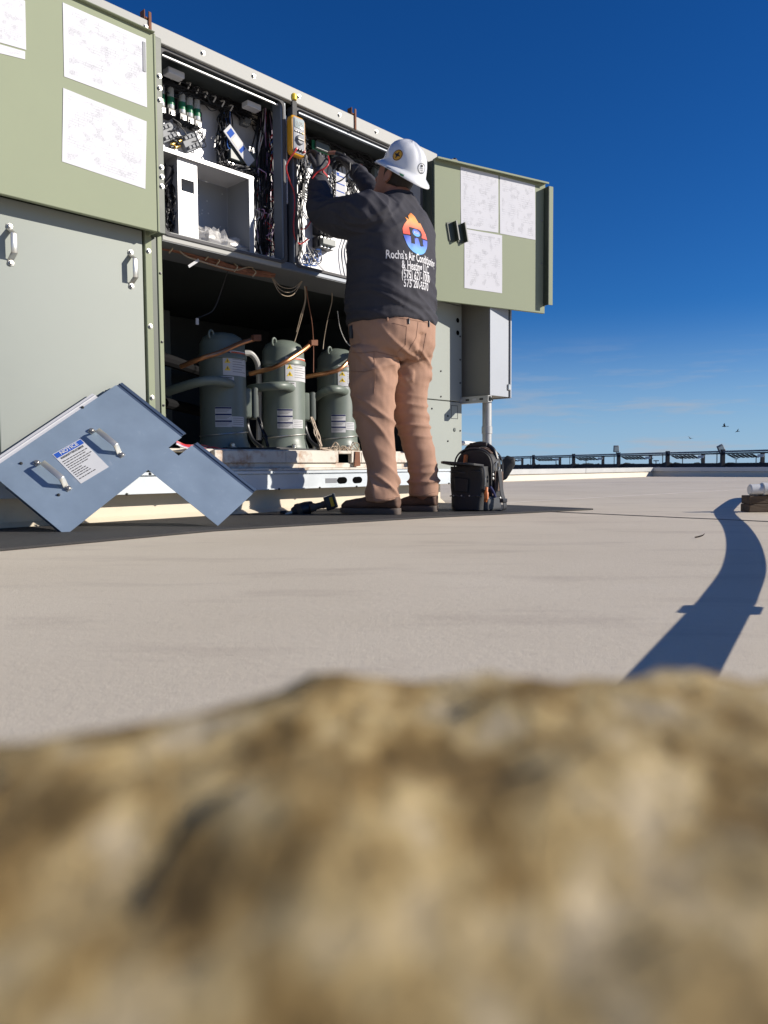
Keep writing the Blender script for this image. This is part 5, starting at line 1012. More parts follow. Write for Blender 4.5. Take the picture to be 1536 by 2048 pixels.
db_('latch', 'steel', (bu1 - 0.016, bu1 + 0.012, bv + 0.0003, bv + 0.012, bz0 + 0.045, bz0 + 0.085))
db_('gap_shade_plate', 'cavity', (2.215, 2.50, -0.36, -0.335, 0.64, 1.85))  # added dark plate, painted shade for the recess behind the enclosure
for z, o_ in ((0.645, 0),):
    mb = MB(UP); u0 = bu0 - 0.046
    mb.prism([(u0, 0.222, z), (u0 + 0.041, 0.222, z), (u0 + 0.041, 0.222, z + 0.012), (u0 + 0.036, 0.222, z + 0.012), (u0 + 0.036, 0.222, z + 0.004), (u0 + 0.004, 0.222, z + 0.004), (u0 + 0.004, 0.222, z + 0.037), (u0 + 0.036, 0.222, z + 0.037), (u0 + 0.036, 0.222, z + 0.029), (u0 + 0.041, 0.222, z + 0.029), (u0 + 0.041, 0.222, z + 0.041), (u0, 0.222, z + 0.041)], (0, -0.56, 0)); s_ = mb.build('strut', 'conduit', db)
    for k in range(8): mb = MB(UP); vv = 0.17 - k * 0.055; mb.box(u0 - 0.0012, u0 - 0.0003, vv - 0.014, vv + 0.014, z + 0.014, z + 0.027); mb.build('strut_slot', 'label' if k % 2 else 'black', s_)
cu = pu(974, 850, 0.10)[0]
cdo = MB(UP); cdo.tube([(cu, 0.10, 0.0), (cu, 0.10, 0.686)], 0.031, 20); cdo = cdo.build('riser', 'conduit', db)
MB(UP).lathe([(0.0315, 0), (0.0355, 0.002), (0.0355, 0.048), (0.0315, 0.05)], (cu, 0.10, pu(974, 868, 0.10)[2]), seg=20).build('coupling', 'conduit', db)
MB(UP).lathe([(0.04, 0), (0.04, 0.018), (0.033, 0.02)], (cu, 0.10, 0.665), seg=20).build('locknut', 'compdark', db)
o = MB(UP); w0 = pu(938, 889, -0.05); o.tube(spl([(2.20, -0.05, w0[2] + 0.005), (w0[0] + 0.02, -0.05, w0[2] + 0.006), (w0[0] + 0.10, -0.045, w0[2] - 0.03), (w0[0] + 0.14, -0.03, 0.10), (w0[0] + 0.15, -0.02, 0.0)], 8), 0.016, 12); o = o.build('flex_conduit', 'pvc'); tag(rebase(o), 'white flexible conduit curving out of the unit end behind the bag', 'conduit')

# ================================================================ PIPE ON TIMBER BLOCKS
sh = [(1363, 1326), (1441, 1219.6), (1460, 1191.7), (1488, 1133.8), (1486, 1085), (1471, 1052.7), (1449, 1027), (1453, 1015.6), (1481, 997)]
zp = 0.103; off = Vector((SUN.x, SUN.y, 0)) / SUN.z * zp
pts = []
for i, (x, y) in enumerate(sh): g = gnd(x, y); pts.append(Vector((g.x, g.y, zp)) + off)
d0 = (pts[0] - pts[1]).normalized(); pre = [pts[0] + d0 * 0.75 + Vector((0.75, 0.0, 0)), pts[0] + d0 * 0.66 + Vector((0.12, 0, 0)), pts[0] + d0 * 0.50, pts[0] + d0 * 0.25]
d1 = (pts[-1] - pts[-2]).normalized(); post = [pts[-1] + d1 * 0.10 + Vector((0.14, 0, 0)), pts[-1] + d1 * 0.12 + Vector((0.7, 0.1, 0)), pts[-1] + d1 * 0.12 + Vector((3.0, 0.5, 0))]
ppth = spl(pre + pts + post, 10)
pipe = thing('drain_pipe', 'long white plastic pipe with couplings winding across the roof past the timber block', 'pipe', (pts[6].x, pts[6].y, 0))
MB().tube(ppth, 0.0195, 16).build('pipe', 'pvc', pipe)
def coup(i, L=0.04, r=0.026):
    c = ppth[i]; d = (ppth[i + 1] - ppth[i - 1]).normalized(); MB().lathe([(0.019, -L - 0.004), (r, -L), (r, L), (0.019, L + 0.004)], c, d, 20).build('coupling', 'pvc', pipe)
coup(50, 0.035, 0.0255); coup(101, 0.015, 0.025); coup(118, 0.015, 0.025)
def timber(c, lx, ly, h, rz, label, grp=None):
    mp_ = lambda p: Matrix.Translation(c) @ Matrix.Rotation(rz, 4, 'Z') @ Vector(p); mb = MB(mp_); mb.box(-lx / 2, lx / 2, -ly / 2, ly / 2, 0.0006, h * 0.49); mb.box(-lx / 2 + 0.002, lx / 2 - 0.003, -ly / 2 + 0.002, ly / 2 - 0.002, h * 0.505, h); o = mb.build('timber_block', 'wood', bevel=0.003); return tag(rebase(o), label, 'timber block')
g = gnd(1498, 1025); timber(Vector((g.x + 0.16, g.y + 0.05, 0)), 0.32, 0.09, 0.083, 0.03, 'dark weathered timber block under the white pipe')
q_ = Vector((g.x + 0.15, g.y + 0.03, 0.083)); o = MB(); o.prism([q_ + Vector((-0.08, 0, 0)), q_ + Vector((0.0, 0, 0)), q_ + Vector((0.0, 0, 0.065)), q_ + Vector((-0.02, 0, 0.072))], (0, 0.03, 0)); o = o.build('timber_wedge', 'wood', bevel=0.002); tag(rebase(o), 'small dark wooden wedge standing on the timber block', 'wedge')

cyy = Vector((g.x + 0.012, g.y + 0.03, 0.083 + 0.0285)); o = MB(); o.tube([cyy + Vector((0.0, 0, 0)), cyy + Vector((0.006, 0, 0)), cyy + Vector((0.10, 0.0, 0.004)), cyy + Vector((0.25, 0.0, 0.005))], [0.022, 0.027, 0.0275, 0.0275], 18); o.lathe([(0.028, -0.012), (0.033, -0.010), (0.033, 0.010), (0.028, 0.012)], cyy + Vector((0.075, 0, 0.003)), (1, 0, 0.04), 20); o = o.build('pipe_stub', 'pvc'); tag(rebase(o), 'short white capped pipe stub with a ring, resting on the timber block', 'pipe')
# small dry leaf on the roof
g = gnd(1398, 1077); mb = MB(); rg = []
for i in range(7): s_ = i / 6; w_ = 0.006 * math.sin(math.pi * (0.06 + 0.9 * s_)); x = -0.014 + 0.028 * s_; z = 0.003 + 0.007 * s_ * s_; rg.append([Vector((g.x + x, g.y - w_, z + 0.003)), Vector((g.x + x, g.y, z)), Vector((g.x + x, g.y + w_, z + 0.003)), Vector((g.x + x, g.y, z - 0.001))])
mb.rings(rg); mb.tube([(g.x + 0.010, g.y, 0.008), (g.x + 0.016, g.y - 0.004, 0.016)], 0.0012, 5); o = mb.build('dry_leaf', 'leaf'); tag(rebase(o), 'tiny curled dry leaf lying alone on the roof', 'leaf')

# ================================================================ ROCK under the phone
bm = bmesh.new(); bmesh.ops.create_cube(bm, size=2.0); bmesh.ops.subdivide_edges(bm, edges=bm.edges, cuts=90, use_grid_fill=True)
hx, hy = 0.22, 0.202; zt = 0.2134
for v in bm.verts:
    p = v.co.copy(); n4 = (abs(p.x) ** 22 + abs(p.y) ** 22 + abs(p.z) ** 22) ** (1 / 22); p = p / n4
    x, y = 0.03 + p.x * hx, -0.092 + p.y * hy
    if p.x < 0 and p.y > 0: y -= 0.042 * min(1.0, max(0.0, (-(x) - 0.012) / 0.05)) ** 1.1 * p.y
    z = zt * (0.5 + 0.5 * p.z) if p.z < 0.999 else zt
    q = Vector((x, y, z)); nn = p.normalized()
    e = noise.fractal(q * 38, 0.9, 2.1, 6) * 0.0036 + noise.noise(q * 9) * 0.006
    if p.z > 0.5: e = noise.fractal(q * 75, 0.75, 2.1, 7) * 0.0036 + noise.noise(q * 14) * 0.0015
    q += Vector((nn.x, nn.y, nn.z)) * e
    if q.z < 0.001: q.z = 0.001
    v.co = q
me = bpy.data.meshes.new('rock'); bm.to_mesh(me); bm.free(); o = finish('rock', me, 'rock', None, True, 180)
tag(rebase(o), 'rough tan and brown rock lying on the roof, out of focus in the foreground', 'rock')

# ================================================================ PERSON
FWD = -NX; LFT = Vector((-FWD.y, FWD.x, 0)) ; LFT = LFT if LFT.y < 0 else -LFT       # facing the unit; his left is towards the photographer
person = thing('person', 'worker in white hard hat, dark printed shirt and tan trousers reaching into the control box', 'person', Vector((at(795, 1030, 3.8).x, 3.8, 0.009)), 0)
def ell(c, a1, a2, a, b_, n=24, pw=2.0):
    out = []
    for k in range(n):
        t_ = 2 * math.pi * k / n; cs, sn = math.cos(t_), math.sin(t_)
        out.append(c + a1 * (a * math.copysign(abs(cs) ** (2 / pw), cs)) + a2 * (b_ * math.copysign(abs(sn) ** (2 / pw), sn)))
    return out
def limb(mb, pts, rad, n=16, k=4, endcap=True):
    P = spl(pts, k); rr = []
    for i in range(len(rad) - 1):
        for j in range(k): s_ = j / k; s_ = s_ * s_ * (3 - 2 * s_); rr.append(rad[i] * (1 - s_) + rad[i + 1] * s_)
    rr.append(rad[-1]); mb.tube(P, rr, n)
    if endcap: mb.lathe([(rad[-1] * 0.05, rad[-1] * 0.5), (rad[-1] * 0.6, rad[-1] * 0.4), (rad[-1] * 0.95, 0)], P[-1], P[-1] - P[-2], n)
    mb.lathe([(rad[0] * 0.05, rad[0] * 0.5), (rad[0] * 0.6, rad[0] * 0.4), (rad[0] * 0.95, 0)], P[0], P[0] - P[1], n)
def remesh(mb, vox, smooth_it=4, fac=0.5):
    o = mb.build('tmp', None, None, smooth=False); m_ = o.modifiers.new('r', 'REMESH'); m_.mode = 'VOXEL'; m_.voxel_size = vox
    m2 = o.modifiers.new('s', 'SMOOTH'); m2.factor = fac; m2.iterations = smooth_it
    dg = bpy.context.evaluated_depsgraph_get(); me = bpy.data.meshes.new_from_object(o.evaluated_get(dg)); bpy.data.objects.remove(o); return me
def displace(me, fn):
    me.update(); co = [v.co.copy() for v in me.vertices]; no = [v.normal.copy() for v in me.vertices]
    for v, c, n in zip(me.vertices, co, no): v.co = c + n * fn(c, n)
    me.update()
def relax(me, it, fac=0.5):
    o = bpy.data.objects.new('tmp', me); COL.objects.link(o); m2 = o.modifiers.new('s', 'SMOOTH'); m2.factor = fac; m2.iterations = it
    dg = bpy.context.evaluated_depsgraph_get(); me2 = bpy.data.meshes.new_from_object(o.evaluated_get(dg)); bpy.data.objects.remove(o); return me2
# skeleton
PEL = at(783, 668, 3.83); 
tor = [(at(783, 651, 3.825), 0.219, 0.195), (at(782, 620, 3.825), 0.221, 0.199), (at(782, 575, 3.825), 0.221, 0.200), (at(783, 540, 3.825), 0.222, 0.196), (at(784, 500, 3.83), 0.226, 0.186), (at(786, 465, 3.835), 0.228, 0.168), (at(788, 440, 3.84), 0.196, 0.140), (at(792, 420, 3.845), 0.148, 0.106), (at(796, 406, 3.85), 0.100, 0.084), (at(797, 396, 3.855), 0.073, 0.073)]
LS, LE, LW = at(738, 436, 3.71), at(648, 426, 3.90), at(639, 352, 3.99)
RS, RE, RW = at(824, 452, 3.95), at(772, 420, 4.17), at(711, 341, 4.20)
LFM, RFM = at(640, 388, 3.96), at(742, 380, 4.20)
def ridge(q, ax, freq, along=0.22, seed=0.0):                         # creases running across axis ax
    ax = Vector(ax).normalized(); w = q.dot(ax); r = q - ax * w; s = 1 - abs(noise.noise(Vector((w * freq + 0.35 * noise.noise(q * 5), 0, 0)) + r * freq * along + Vector((seed, seed * 0.7, 0)))) * 2.2
    return max(-0.4, s) ** 3 if s > 0 else s * 0.15
# shirt
mb = MB()
mb.rings([ell(c, LFT, FWD, a, b_, 32, 2.3) for c, a, b_ in tor])
limb(mb, [at(768, 450, 3.77), LS, LS.lerp(LE, 0.5) + ZX * -0.012, LE, LFM, LW - ZX * 0.0], [0.115, 0.112, 0.095, 0.073, 0.058, 0.041])
limb(mb, [at(808, 452, 3.90), RS, RS.lerp(RE, 0.5), RE, RFM, RW], [0.10, 0.086, 0.078, 0.064, 0.052, 0.041])
me = remesh(mb, 0.0065, 8)
back_c = (tor[4][0]); 
def fold(c, scale, rot, seed): return noise.noise((c.dot(rot[0]) * scale[0], c.dot(rot[1]) * scale[1], c.dot(rot[2]) * scale[2] + seed))
hz = at(783, 641, 3.825).z
BXA = UX
def shirt_fn(c, n):
    h = (c.z - hz); lat = (c - tor[3][0]).dot(LFT); d = 0.0
    q = Vector((c.x, c.y, c.z)); bk = max(0.25, n.dot(NX))
    low = max(0.0, 1 - abs(h - 0.06) / 0.17); d += low * 0.014 * ridge(q, ZX + BXA * 0.30, 22, 0.16, 1.3)
    calm = 0.25 if (n.dot(NX) > 0.2 and 0.08 < h < 0.44 and abs(lat) < 0.21) else 1.0
    mid = calm * max(0.0, 1 - abs(h - 0.24) / 0.17); d += mid * 0.013 * ridge(q, ZX + BXA * 0.5, 20, 0.15, 4.1)
    dl = (c - LS).length; d += max(0.0, 1 - dl / 0.30) * 0.017 * ridge(q, LFT * 0.55 + ZX * 0.55 - FWD * 0.2, 20, 0.15, 7.7)
    up_ = max(0.0, min(1.0, (h - 0.36) / 0.10)); d += up_ * 0.010 * ridge(q, BXA + ZX * 0.9, 17, 0.18, 2.2)
    # sleeves: rings of creases at elbow and cuff
    for A, B, amp, s_ in ((LE, 0.20, 0.011, 18), (RE, 0.18, 0.010, 18), (LW, 0.13, 0.008, 32), (RW, 0.20, 0.010, 26)):
        k = max(0.0, 1 - (c - A).length / B); d += k * amp * ridge(q, ZX + FWD * 0.5, s_, 0.2, s_)
    d += 0.004 * noise.noise(q * 11) + 0.0016 * noise.noise(q * 34)
    if h < 0.02: d += 0.004
    return d
displace(me, shirt_fn); me = relax(me, 3)
shirt_bvh_me = me.copy()
shirt = finish('shirt', me, 'shirt', person, True, 180); shirt['label'] = 'charcoal long sleeved shirt with flame print on the back'
bvh = BVHTree.FromPolygons([v.co.copy() for v in shirt_bvh_me.vertices], [tuple(p.vertices) for p in shirt_bvh_me.polygons])
# collar
nk = tor[-1][0]
mb = MB(); mb.rings([ell(nk + ZX * z + FWD * 0.004, LFT, FWD, r_, r_ * 1.02, 24) for z, r_ in ((-0.012, 0.080), (0.006, 0.078), (0.016, 0.075), (0.016, 0.070), (-0.01, 0.070))], cap=False); mb.build('collar', 'shirt', person)

# printed back: project flat shapes onto the cloth
yaw = R(-4); BN = (NX * math.cos(yaw) + UX * math.sin(yaw)).normalized(); BX = ZX.cross(BN).normalized(); BX = BX if BX.x > 0 else -BX
lc = at(833, 470, 3.80)
def hit_px(x, y):
    d = ray(x, y).normalized(); h = bvh.ray_cast(CP, d, 8); return h[0]
H0 = hit_px(832, 468) or lc; H1 = hit_px(818, 560) or lc
upv = (H0 - H1); upv = (upv - BN * upv.dot(BN) * 0.0); upb = ZX
def emb(pts2, faces, name, m, o2=(0, 0), parent=shirt, lift=0.0016, uv=None, org=None):
    org = org or H0; vs_ = []
    for x, y in pts2:
        p = org + BX * (x + o2[0]) + ZX * (y + o2[1]) + BN * 0.25; h = bvh.ray_cast(p, -BN, 0.6)
        vs_.append((h[0] + (h[1] if h[1].dot(BN) > 0 else -h[1]) * lift) if h[0] else p - BN * 0.25)
    me = bpy.data.meshes.new(name); me.from_pydata(vs_, [], faces); ul = me.uv_layers.new(name='UVMap')
    ys = [p[1] for p in pts2]; y0, y1 = min(ys), max(ys)
    for lp in me.loops: ul.data[lp.index].uv = (0.5, (pts2[lp.vertex_index][1] - y0) / (y1 - y0))
    return finish(name, me, m, parent, True, 180)
def fill(poly, maxe=0.012):
    bm = bmesh.new(); vv = [bm.verts.new((x, y, 0)) for x, y in poly]; bm.faces.new(vv); bmesh.ops.triangulate(bm, faces=bm.faces)
    for _ in range(5):
        es = [e for e in bm.edges if e.calc_length() > maxe]
        if not es: break
        bmesh.ops.subdivide_edges(bm, edges=es, cuts=1); bmesh.ops.triangulate(bm, faces=bm.faces)
    bm.verts.ensure_lookup_table(); V = [(v.co.x, v.co.y) for v in bm.verts]; Fc = [tuple(v.index for v in f_.verts) for f_ in bm.faces]; bm.free(); return V, Fc
S_ = 0.00250                                                         # one print unit in metres across, a flame 0.19 m tall
def arc(cx, cy, r, a0, a1, n=14): return [(cx + r * math.cos(R(a0 + (a1 - a0) * i / n)), cy + r * math.sin(R(a0 + (a1 - a0) * i / n))) for i in range(n + 1)]
ym = 0.0; rx = 0.078
flame = [(-rx, -0.012), (-rx * 1.0, 0.012), (-rx * 0.86, 0.034), (-rx * 0.62, 0.056), (-rx * 0.66, 0.072), (-rx * 0.44, 0.062), (-rx * 0.40, 0.085), (-rx * 0.20, 0.078), (-rx * 0.12, 0.062), (-rx * 0.02, 0.082), (-rx * 0.05, 0.104), (rx * 0.18, 0.086), (rx * 0.36, 0.058), (rx * 0.46, 0.046), (rx * 0.52, 0.062), (rx * 0.70, 0.036), (rx * 0.94, 0.014), (rx, -0.012)]
hole_t = arc(0.0, -0.012, rx * 0.52, 0, 180, 12)
def fillhole(outer): return fill(outer)
V, Fc = fill(flame + hole_t[::1] if False else flame[::-1] + [(-rx * 0.48, -0.012), (-rx * 0.48, 0.024), (rx * 0.12, 0.024), (rx * 0.42, 0.010), (rx * 0.48, -0.012)][::1]); emb(V, Fc, 'flame_print', 'flame')
ice = [(-rx, -0.018)] + [(-rx * 0.98 * math.cos(R(a)), -0.018 - rx * 1.02 * math.sin(R(a))) for a in range(10, 180, 10)] + [(rx, -0.018), (rx * 0.55, -0.018), (rx * 0.52, -0.050), (rx * 0.26, -0.055), (rx * 0.14, -0.018), (-rx * 0.10, -0.018), (-rx * 0.18, -0.055), (-rx * 0.50, -0.055), (-rx * 0.55, -0.018)]
V, Fc = fill(ice); emb(V, Fc, 'ice_print', 'ice')
V, Fc = fill([(-0.040, -0.020), (-0.040, 0.026), (0.020, 0.026), (0.036, 0.018), (0.041, 0.002), (0.034, -0.014), (0.030, -0.020)]); emb(V, Fc, 'badge_ground', 'shirt', lift=0.0021)
V, Fc = fill([(-0.040, -0.020), (-0.016, -0.020), (-0.018, -0.052), (-0.040, -0.052)]); emb(V, Fc, 'badge_ground', 'shirt', lift=0.0021)
V, Fc = fill([(0.008, -0.020), (0.030, -0.020), (0.046, -0.050), (0.024, -0.056)]); emb(V, Fc, 'badge_ground', 'shirt', lift=0.0021)
V, Fc = fill([(0.026 * math.cos(R(a)), 0.0 + 0.018 * math.sin(R(a)) + 0.004) for a in range(0, 360, 20)]); emb(V, Fc, 'badge_print', 'ice', lift=0.0027)
V, Fc = text2d('RCH', 0.016, 0.0006, 1.0, maxedge=0.01); emb(V, Fc, 'badge_lettering', 'label', (0, 0.004), lift=0.0034)
M['print'] = mat('white_print', (0.62, 0.61, 0.62), 0.6, var=0.06, vscale=60)
for s_, dy, sz in (("Rocha's Air Conditioning", -0.116, 0.055), ('& Heating LLC', -0.159, 0.055), ('(575) 621-1000', -0.201, 0.054), ('575 201-5570', -0.242, 0.052)):
    V, Fc = text2d(s_, sz, 0.0011, 0.53, maxedge=0.012); emb(V, Fc, 'back_lettering', 'print', (-0.012, dy))

# trousers
LK, RK = at(750, 842, 3.74), at(825, 842, 3.91)
mb = MB()
mb.rings([ell(c, LFT, FWD, a, b_, 28, 2.3) for c, a, b_ in ((at(783, 618, 3.825), 0.205, 0.182), (at(784, 640, 3.825), 0.212, 0.190), (at(785, 665, 3.825), 0.214, 0.194), (at(786, 690, 3.825), 0.212, 0.188), (at(788, 708, 3.825), 0.195, 0.165), (at(790, 720, 3.825), 0.15, 0.12))])
lp = [(748, 705, 3.765), (746, 745, 3.76), (747, 800, 3.75), (750, 845, 3.74), (756, 890, 3.735), (763, 930, 3.73), (765, 962, 3.725), (764, 985, 3.72), (765, 1001, 3.72)]
rp_ = [(818, 705, 3.89), (818, 745, 3.90), (818, 800, 3.91), (824, 845, 3.915), (836, 890, 3.92), (845, 930, 3.925), (847, 958, 3.925), (847, 978, 3.925), (847, 993, 3.925)]
limb(mb, [at(*p) for p in lp], [0.120, 0.117, 0.104, 0.093, 0.082, 0.073, 0.077, 0.082, 0.082], 20, endcap=False)
limb(mb, [at(*p) for p in rp_], [0.116, 0.108, 0.092, 0.082, 0.078, 0.074, 0.073, 0.077, 0.076], 20, endcap=False)
me = remesh(mb, 0.0065, 8)
LH, RH = at(*lp[-1]), at(*rp_[-1])
def pants_fn(c, n):
    d = 0.0; q = c
    zc = at(790, 715, 3.8).z
    for leg, kn, hm in ((0, LK, LH), (1, RK, RH)):
        sd = leg * 5.3; near = (c - kn).xy.length < 0.15
        k = max(0.0, 1 - abs(c.z - kn.z) / 0.19) if near else 0.0
        d += k * 0.016 * ridge(q, ZX + crt * (0.6 - 0.7 * leg), 19, 0.22, 1.7 + sd)
        k = max(0.0, 1 - abs(c.z - hm.z - 0.08) / 0.13) if (c - hm).xy.length < 0.16 else 0.0
        d += k * 0.020 * ridge(q, ZX + crt * (0.65 - 0.9 * leg), 16, 0.25, 3.1 + sd)
        k = max(0.0, 1 - abs(c.z - kn.z - 0.22) / 0.16) if (c - kn).xy.length < 0.2 else 0.0
        d += k * 0.015 * ridge(q, ZX - crt * 0.7, 15, 0.2, 6.1 + sd)
    k = max(0.0, 1 - abs(c.z - zc + 0.01) / 0.17); d += k * 0.016 * ridge(q, ZX + crt * 0.75, 17, 0.2, 8.8)
    wz = at(784, 640, 3.8).z; k = max(0.0, 1 - abs(c.z - wz) / 0.09); d += k * 0.006 * ridge(q, ZX, 22, 0.15, 2.9)
    # the cleft at the seat
    s_ = (c - at(786, 690, 3.825)); 
    if n.dot(NX) > 0.3 and zc - 0.03 < c.z < zc + 0.10: d -= 0.014 * max(0, 1 - abs(s_.dot(LFT)) / 0.035)
    d += 0.004 * noise.noise(q * 9) + 0.0018 * noise.noise(q * 28); return d
displace(me, pants_fn); me = relax(me, 3)
pbvh = BVHTree.FromPolygons([v.co.copy() for v in me.vertices], [tuple(p.vertices) for p in me.polygons])
trousers = finish('trousers', me, 'pants', person, True, 180)
def on_cloth(x, y, bv, lift=0.002):
    d = ray(x, y).normalized(); h = bv.ray_cast(CP, d, 8)
    return (h[0] + (h[1] if h[1].dot(d) < 0 else -h[1]) * lift) if h[0] else None
def seam(pts, name, m='pantseam', r=0.0012, bv=None, parent=None):
    bv = bv or pbvh; P = []
    for i in range(len(pts) - 1):
        for j in range(6): t_ = j / 6; P.append(on_cloth(pts[i][0] * (1 - t_) + pts[i + 1][0] * t_, pts[i][1] * (1 - t_) + pts[i + 1][1] * t_, bv, r * 0.5))
    P.append(on_cloth(*pts[-1], bv, r * 0.5)); P = [p for p in P if p]
    if len(P) > 3: MB().tube(P, r, 5).build(name, m, parent or trousers)
seam([(786, 646), (813, 653), (811, 690), (795, 705)], 'pocket_seam'); seam([(852, 666), (846, 700), (838, 722), (850, 724)], 'pocket_seam'); seam([(836, 644), (832, 675), (818, 700)], 'seat_seam')
seam([(748, 702), (750, 760), (748, 788)], 'side_seam'); seam([(702, 742), (730, 744), (750, 738)], 'cargo_flap_seam', r=0.002); seam([(704, 705), (728, 706), (750, 703), (796, 714)], 'cargo_flap_seam', r=0.0018)
seam([(738, 994), (765, 999), (794, 994)], 'hem_seam'); seam([(824, 986), (848, 989), (871, 984)], 'hem_seam'); seam([(770, 630), (800, 636), (830, 641), (858, 646)], 'waist_seam')
# waistband with loops
mb = MB(); wb = [ell(at(784, y, 3.825), LFT, FWD, a, a * 0.91, 32, 2.3) for y, a in ((648, 0.209), (647, 0.213), (634, 0.211), (633, 0.206))]; mb.rings(wb, cap=False); mb.build('waistband', 'pants', person)
for x, y, m in ((775, 636, 'pants'), (817, 642, 'black'), (857, 648, 'black')):
    P = [on_cloth(x, y + k, pbvh, 0.003) for k in (-5, -2, 2, 6)]; P = [p for p in P if p]
    if len(P) > 2: MB().tube(P, 0.0045, 6).build('belt_loop', m, person)
p = on_cloth(704, 664, pbvh, 0.004)
if p: MB().tube([p + ZX * 0.03, p, p - ZX * 0.03], [0.010, 0.013, 0.009], 8).build('phone_pouch', 'black', person)

# boots
def boot(heel, toe, ank, hem, w=0.05):
    d = Vector((toe.x - heel.x, toe.y - heel.y, 0)); L = d.length; d.normalize(); s_ = Vector((-d.y, d.x, 0)); z0 = 0.0095
    def PT(p): return Vector((heel.x, heel.y, z0)) + d * p[0] + s_ * p[1] + ZX * p[2]
    prof = [(0.0, 0.034, 0.085, 0.03), (0.012, 0.040, 0.10, 0.026), (0.05, 0.042, 0.115, 0.026), (0.09, 0.041, 0.118, 0.026), (L * 0.45, 0.041, 0.10, 0.026), (L * 0.6, 0.047, 0.082, 0.024), (L * 0.78, 0.052, 0.073, 0.024), (L * 0.9, 0.047, 0.066, 0.024), (L * 0.97, 0.034, 0.052, 0.026), (L, 0.016, 0.038, 0.03)]
    mb = MB(PT); rg = []
    for x, w_, h, b_ in prof:
        ring = []
        for k in range(20):
            a = 2 * math.pi * k / 20; cs, sn = math.cos(a), math.sin(a); ring.append((x, w_ * math.copysign(abs(cs) ** 0.8, cs), (b_ + h) / 2 + (h - b_) / 2 * math.copysign(abs(sn) ** 0.75, sn)))
        rg.append(ring)
    mb.rings(rg); up_ = MB(PT)
    av = ank - Vector((heel.x, heel.y, z0)); ax, ay = av.dot(d), av.dot(s_)
    mb.rings([[(cx_ + math.cos(2 * math.pi * k / 20) * a, cy_ + math.sin(2 * math.pi * k / 20) * b_, z) for k in range(20)] for cx_, cy_, a, b_, z in ((0.062, 0, 0.062, 0.036, 0.06), (0.060, 0, 0.060, 0.040, 0.10), (0.06 * 0.5 + ax * 0.5, ay * 0.5, 0.058, 0.045, 0.14), (ax, ay, 0.054, 0.046, 0.17))])
    me = remesh(mb, 0.006, 3); displace(me, lambda c, n: 0.0022 * noise.noise(c * 40) + 0.0015 * math.sin(c.z * 260) * max(0, noise.noise(c * 18)))
    bt = finish('boot', me, 'boot', person, True, 180)
    oc = ((0.0, 0.0), (0.012, 0.02), (0.035, 0.029), (0.08, 0.035), (0.2, 0.0375), (0.4, 0.037), (0.58, 0.044), (0.74, 0.0505), (0.87, 0.047), (0.945, 0.035), (0.985, 0.020), (1.0, 0.0)); L2 = L + 0.012
    poly = [(-0.006 + x * L2, w_ * 1.05) for x, w_ in oc] + [(-0.006 + x * L2, -w_ * 1.05) for x, w_ in oc[-2:0:-1]]
    rgs = [[(x, y * f_, z + (0.006 * max(0, x / L - 0.75) / 0.25 if z < 0.02 else 0)) for x, y in poly] for z, f_ in ((0.0, 0.94), (0.006, 0.99), (0.020, 1.0), (0.027, 0.96), (0.030, 0.88))]; mb = MB(PT); mb.rings(rgs); sl = mb.build('sole', 'sole', bt, angle=50)
    for k in range(5):
        x = L * 0.44 + k * 0.018; mb = MB(PT); mb.tube([(x, -0.022, 0.090 - k * 0.006), (x + 0.004, 0, 0.1005 - k * 0.0075), (x, 0.022, 0.090 - k * 0.006)], 0.0026, 5); mb.build('lace', 'sole', bt)
    return bt
boot(at(799, 1033, 3.70), at(684, 1032, 3.80), at(768, 1000, 3.72), LH); boot(at(874, 1027, 3.92), at(797, 1026, 3.99), at(850, 992, 3.925), RH)

# head: one body mesh with neck, torso and limbs under the clothes
HC = at(791, 354, 3.87); HF = (FWD * math.cos(R(24)) + ZX * math.sin(R(24)) + LFT * 0.10).normalized(); HU = (ZX - HF * ZX.dot(HF)).normalized(); HL = HU.cross(HF).normalized(); HL = HL if HL.dot(LFT) > 0 else -HL
def HD(p): return HC + HL * p[0] + HF * p[1] + HU * p[2]
mb = MB()
hp = [(-0.118, 0.030, 0.028, 0.062), (-0.112, 0.040, 0.040, 0.055), (-0.09, 0.052, 0.060, 0.035), (-0.06, 0.063, 0.078, 0.012), (-0.03, 0.071, 0.088, 0.002), (0.0, 0.076, 0.094, -0.002), (0.03, 0.078, 0.097, -0.006), (0.06, 0.076, 0.095, -0.008), (0.085, 0.066, 0.082, -0.008), (0.105, 0.048, 0.058, -0.008), (0.115, 0.02, 0.025, -0.008)]
mb.rings([ell(HD((0, yo, z)), HL, HF, a, b_, 28, 2.15) for z, a, b_, yo in hp])
